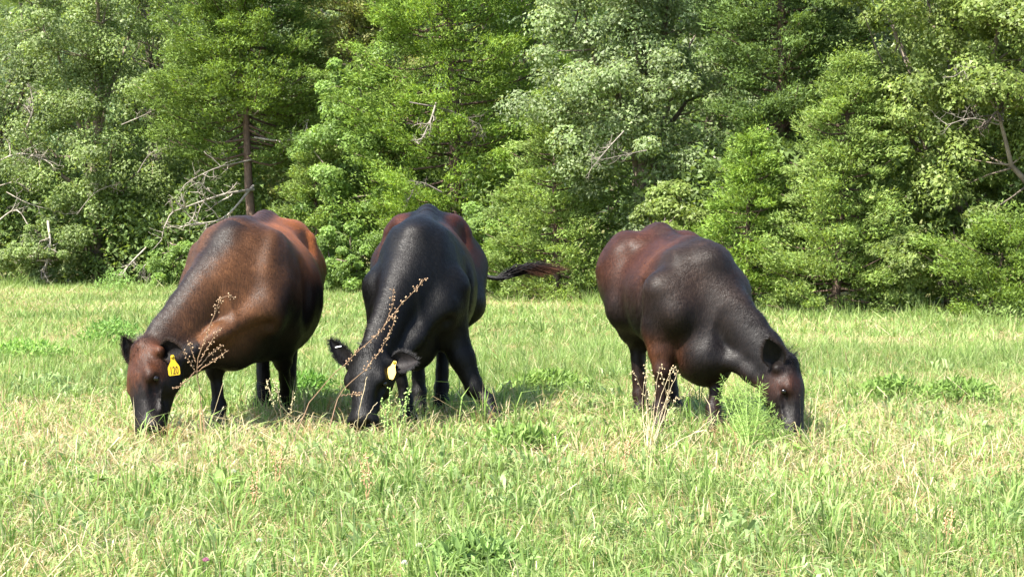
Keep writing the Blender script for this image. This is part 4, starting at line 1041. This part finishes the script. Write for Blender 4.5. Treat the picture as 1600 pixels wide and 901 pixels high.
def weeds():
    d = 10.95; b = on_ground(322, 700)
    def W(*pts): return [at(px, py, d + dd) for px, py, dd in pts]
    stalk_plant('seed_stalk', 'branched brown seed stalk in front of the brown cow neck', 'weed', b, [
        ([b] + W((314, 630, .02), (308, 575, 0), (322, 525, 0), (338, 485, 0), (347, 464, 0), (366, 464, 0)), 42),
        (W((308, 576, 0), (330, 552, .03), (348, 538, .03)), 16), (W((308, 580, 0), (330, 566, -.03), (357, 547, -.03)), 14),
        (W((311, 566, 0), (326, 540, .04), (344, 512, .05)), 14), (W((306, 566, 0), (298, 545, 0), (292, 532, 0)), 10),
        (W((306, 580, 0), (290, 596, -.04), (270, 608, -.05)), 12), (W((310, 590, 0), (300, 570, -.03), (286, 550, -.06)), 14)], r=.0034)
    d = 10.9; b = on_ground(452, 706)
    stalk_plant('seed_stalk', 'long thin seed stalk leaning across the black cow neck', 'weed', b, [
        ([b] + W((486, 625, 0), (545, 562, 0), (590, 520, 0), (625, 478, 0), (665, 434, 0)), 70), (W((600, 510, 0), (613, 480, .02), (615, 450, .02)), 14)], r=.003)
    b = on_ground(505, 708)
    stalk_plant('seed_stalk', 'thin seed stalk with pods crossing the black cow face', 'weed', b, [
        ([b] + W((530, 620, 0), (572, 575, 0), (596, 545, 0), (612, 515, 0), (618, 490, 0)), 60), (W((532, 618, 0), (552, 616, .02), (566, 612, .02)), 14)], r=.0032)
    b = on_ground(556, 690); stalk_plant('dry_stalk', 'dry straw stalk upright before the black cow muzzle', 'weed', b, [([b] + W((562, 640, 0), (574, 588, 0)), 0), ([b] + W((570, 655, 0), (590, 628, 0)), 0)], r=.0035, c=TAN)
    for px, py, lab in ((604, 700, 'slender green weed spike below the yellow tagged black cow head'), (632, 695, 'slender green weed spike before the black cow foreleg')):
        b = on_ground(px, py); stalk_plant('weed_spike', lab, 'weed', b, [([b] + W((px + 2, 640, 0), (px + 6, 605, 0)), 34), ([b] + W((px - 4, 655, 0), (px - 8, 622, 0)), 22)], r=.003, c=GRN, podc=(.32, .42, .14))
    # weed spikes by the brown cow's legs
    d = 11.6; b = on_ground(440, 672); stalk_plant('weed_spike', 'pale weed spikes before the brown cow left foreleg', 'weed', b, [([b] + W((424, 620, 0), (416, 592, 0)), 22), ([b] + W((436, 620, 0), (429, 594, 0)), 22), ([b] + W((455, 640, 0), (458, 610, 0)), 12)], r=.003, c=TAN * .8, podc=(.5, .45, .25))
    # dry tan weed in front of the right cow
    d = 10.75; b = on_ground(1012, 712); st = []
    for _ in range(14):
        x = rng.normal(1024, 24); y = rng.uniform(580, 665); st.append(([b + rng.normal(0, .015, 3) * [1, 1, 0]] + W(((x + 1014) / 2 + rng.normal(0, 6), (y + 690) / 2, rng.normal(0, .05)), (x, y, rng.normal(0, .06)), (x + rng.normal(2, 7), y - 8, 0)), 7))
    st.append(([b] + W((1010, 640, 0), (1010, 590, 0), (1012, 560, 0)), 10))
    stalk_plant('dry_weed', 'tangled dry tan weed before the right cow legs', 'weed', b, st, r=.0022, c=TAN * .75, podc=(.5, .38, .22))
    b = on_ground(990, 728); stalk_plant('dry_stalk', 'pale dry stem leaning right in the grass below right cow', 'weed', b, [([b] + [at(1040, 700, 10.5), at(1085, 675, 10.6), at(1112, 655, 10.7)], 0), ([at(1085, 675, 10.6), at(1100, 672, 10.6), at(1108, 678, 10.6)], 0)], r=.0036, c=TAN * 1.05)
    d = 10.6
    for px, py, x2, y2, lab in ((975, 735, 986, 675, 'brown dry weed stem left of the tangled tan weed'), (395, 800, 402, 735, 'rusty dry weed stem below the brown cow'), (430, 770, 440, 690, 'tall rusty grass stem between brown and black cow'), (1480, 860, 1486, 795, 'brown seed head standing at lower right'), (30, 690, 34, 630, 'dry brown weed stem at the left edge'), (575, 790, 572, 705, 'dry dark stem below the black cow'), (700, 640, 735, 590, 'pale fallen stem leaning by the black cow foreleg')):
        b = on_ground(px, py); dd = b[1]; stalk_plant('dry_stalk', lab, 'weed', b, [([b, at((px + x2) / 2 + 3, (py + y2) / 2, dd), at(x2, y2, dd + .03)], 18 if 'fallen' not in lab else 0), ([b, at((px + x2) / 2 - 4, (py + y2) / 2, dd), at(x2 - 9, y2 + 14, dd)], 10 if 'fallen' not in lab else 0)], r=.003, c=np.array([.38, .22, .12]) if 'pale' not in lab else TAN, podc=(.42, .26, .14))
    # feathery dog fennel
    b = on_ground(1172, 712); root = empty('feathery_weed', b); tag(root, 'feathery bright green weed in front of the right cow neck', 'weed')
    gs = Geo(); V, T = [], []; Pb, Db = [], []
    tips = [(1128, 582), (1150, 600), (1165, 590), (1135, 615), (1190, 600), (1205, 625), (1222, 650), (1218, 668), (1180, 630), (1150, 640), (1135, 655), (1160, 660), (1200, 660), (1188, 590), (1145, 585), (1172, 612), (1196, 640), (1212, 640), (1125, 600), (1240, 668)]
    for x, y in tips:
        y += 12; x = 1172 + (x - 1172) * .95
        p1 = at(x, y, 10.85 + rng.normal(0, .07)); C = curve([b, b * .5 + p1 * .5 + [rng.normal(0, .01), 0, .03], p1], 14) - b
        gs.tube(C, np.linspace(.003, .001, 14), np.array([.22, .32, .09]), 4)
        for i in range(3, 14):
            for _ in range(18):
                dv = unit(unit(C[i] - C[i - 1]) * .7 + rng.normal(0, .75, 3)); Pb.append(C[i] + dv * rng.uniform(0, .035)); Db.append(unit(dv + rng.normal(0, .5, 3)))
    obj('stem', gs.mesh('fennel_stem'), M_stem, root)
    Pb, Db = np.array(Pb), np.array(Db); n = len(Pb); L = rng.uniform(.018, .042, n)
    V, T, c = kites(Pb, Db, unit(rng.normal(0, 1, (n, 3))), L, np.full(n, .0035), np.array([[.23, .34, .085]]) * rng.uniform(.7, 1.3, (n, 1)))
    obj('foliage', make_mesh('fennel_foliage', V, T, c), M_grass, root)
    # leafy plants
    def rosette(name, label, px, py, n, L, W, c, rise=.6, group='leafy weeds in the grass'):
        b = on_ground(px, py); root = empty(name, b); tag(root, label, 'weed', group)
        for i in range(n):
            az_ = i * 2.4 + rng.normal(0, .3); g = Geo()
            leaf_blade(g, np.zeros(3), np.array([math.cos(az_), math.sin(az_), rise * rng.uniform(.5, 1.6)]), np.array([0, 0, 1.]), L * rng.uniform(.6, 1.2), W * rng.uniform(.7, 1.2), np.array(c) * rng.uniform(.8, 1.25))
            obj('leaf', g.mesh('weed_leaf', True), M_grass, root)
    rosette('broad_leaf_weed', 'bright broad leaf standing in grass below black cow foot', 780, 700, 4, .13, .026, (.18, .31, .05), 1.9)
    rosette('dock_weed', 'large leaved dock at lower left below the brown cow', 345, 770, 9, .16, .022, (.19, .28, .08), 1.0)
    rosette('dock_weed', 'large leaved dock near the left edge of the grass', 150, 760, 8, .15, .022, (.19, .28, .08), 1.0)
    rosette('dock_weed', 'long leaved dock in the right half of the foreground grass', 1290, 760, 8, .17, .018, (.19, .28, .08), 1.1)
    rosette('dandelion_rosette', 'low jagged rosette near the bottom centre of the grass', 735, 880, 12, .15, .016, (.19, .32, .08), .7)
    rosette('dock_weed', 'long leaved weed at the right edge of the grass', 1480, 710, 8, .17, .018, (.26, .38, .11), 1.2)
    rosette('clover_plant', 'small leafy sprig below the right cow muzzle', 1250, 712, 16, .09, .013, (.23, .40, .08), 1.4)
    # round leafy weed clumps
    def clump(label, px, py, h, w, n, c):
        b = on_ground(px, py); root = empty('weed_clump', b); tag(root, label, 'weed', 'leafy weeds in the grass')
        P = rng.normal(0, 1, (n, 3)) * [w * .42, w * .42, 0] + np.stack([0 * L_ for L_ in (np.zeros(n),) * 2] + [rng.random(n) ** .7 * h], -1)
        P[:, 2] *= np.exp(-(P[:, 0] ** 2 + P[:, 1] ** 2) / (w * w) * .9)
        D = unit(rng.normal(0, .7, (n, 3)) + [0, 0, .6]); L = rng.uniform(.035, .075, n)
        V, T, cc = kites(P, D, unit(rng.normal(0, .6, (n, 3)) + [0, -.3, .6]), L, L * .36, np.array([c]) * rng.uniform(.7, 1.3, (n, 1)))
        obj('foliage', make_mesh('weed_clump', V, T, cc), M_grass, root)
        g = Geo()
        for i in range(10): g.tube([np.zeros(3), P[i] * .6, P[i]], [.003, .0025, .001], np.array([.2, .26, .08]), 4)
        obj('stem', g.mesh('weed_clump_stem'), M_stem, root)
    for lab, px, py, h, w, n, c in (('dark green weed clump in the pasture at right', 1395, 625, .16, .26, 700, (.16, .25, .06)), ('dark green weed clump close to the right edge', 1500, 632, .17, .30, 800, (.16, .25, .06)),
            ('weed clump in the left pasture beside the brown cow', 175, 540, .26, .36, 800, (.17, .29, .07)), ('weed clump at the wood edge of the left pasture', 182, 458, .42, .45, 500, (.19, .31, .08)),
            ('green weed clump between black and right cow', 860, 612, .15, .34, 700, (.17, .26, .06)), ('bushy green weed at the bottom centre', 740, 896, .13, .22, 800, (.16, .25, .07)),
            ('green weed clump behind the brown cow forelegs', 476, 618, .16, .26, 500, (.15, .28, .06)), ('green weed clump below the black cow', 820, 700, .12, .28, 600, (.18, .27, .07)),
            ('weed clump in front of the woods at far right', 1590, 500, .25, .6, 500, (.20, .28, .08)), ('grassy weed clump in the left field by the edge', 40, 560, .16, .4, 600, (.19, .32, .07))):
        clump(lab, px, py, h, w, n, c)
    # clover flowers
    for px, py, c, lab in ((322, 892, (.42, .17, .30), 'pink clover flower at the bottom left'), (365, 745, (.6, .6, .54), 'white clover flower below the brown cow'), (405, 860, (.6, .6, .54), 'white clover flower near the bottom left'),
                           (655, 868, (.6, .6, .54), 'white clover flower near the bottom centre'), (632, 897, (.6, .6, .55), 'white clover flower at the bottom edge')):
        b = on_ground(px, py + 18); root = empty('clover_flower', b); tag(root, lab, 'flower', 'clover flowers in the grass')
        g = Geo(); hh = .085; g.tube([np.zeros(3), [.004, 0, hh * .5], [.0, 0, hh]], [.0015, .0014, .0012], GRN, 4); obj('stem', g.mesh('clover_stem'), M_stem, root)
        n = 70; q = unit(rng.normal(0, 1, (n, 3))); q[:, 2] = np.abs(q[:, 2]) - .25
        V, T, cc = kites(np.array([0, 0, hh]) + q * .003, unit(q), unit(rng.normal(0, 1, (n, 3))), np.full(n, .011), np.full(n, .005), np.array([c]) * rng.uniform(.85, 1.15, (n, 1)))
        obj('petals', make_mesh('clover_petals', V, T, cc), M_grass, root)
weeds()
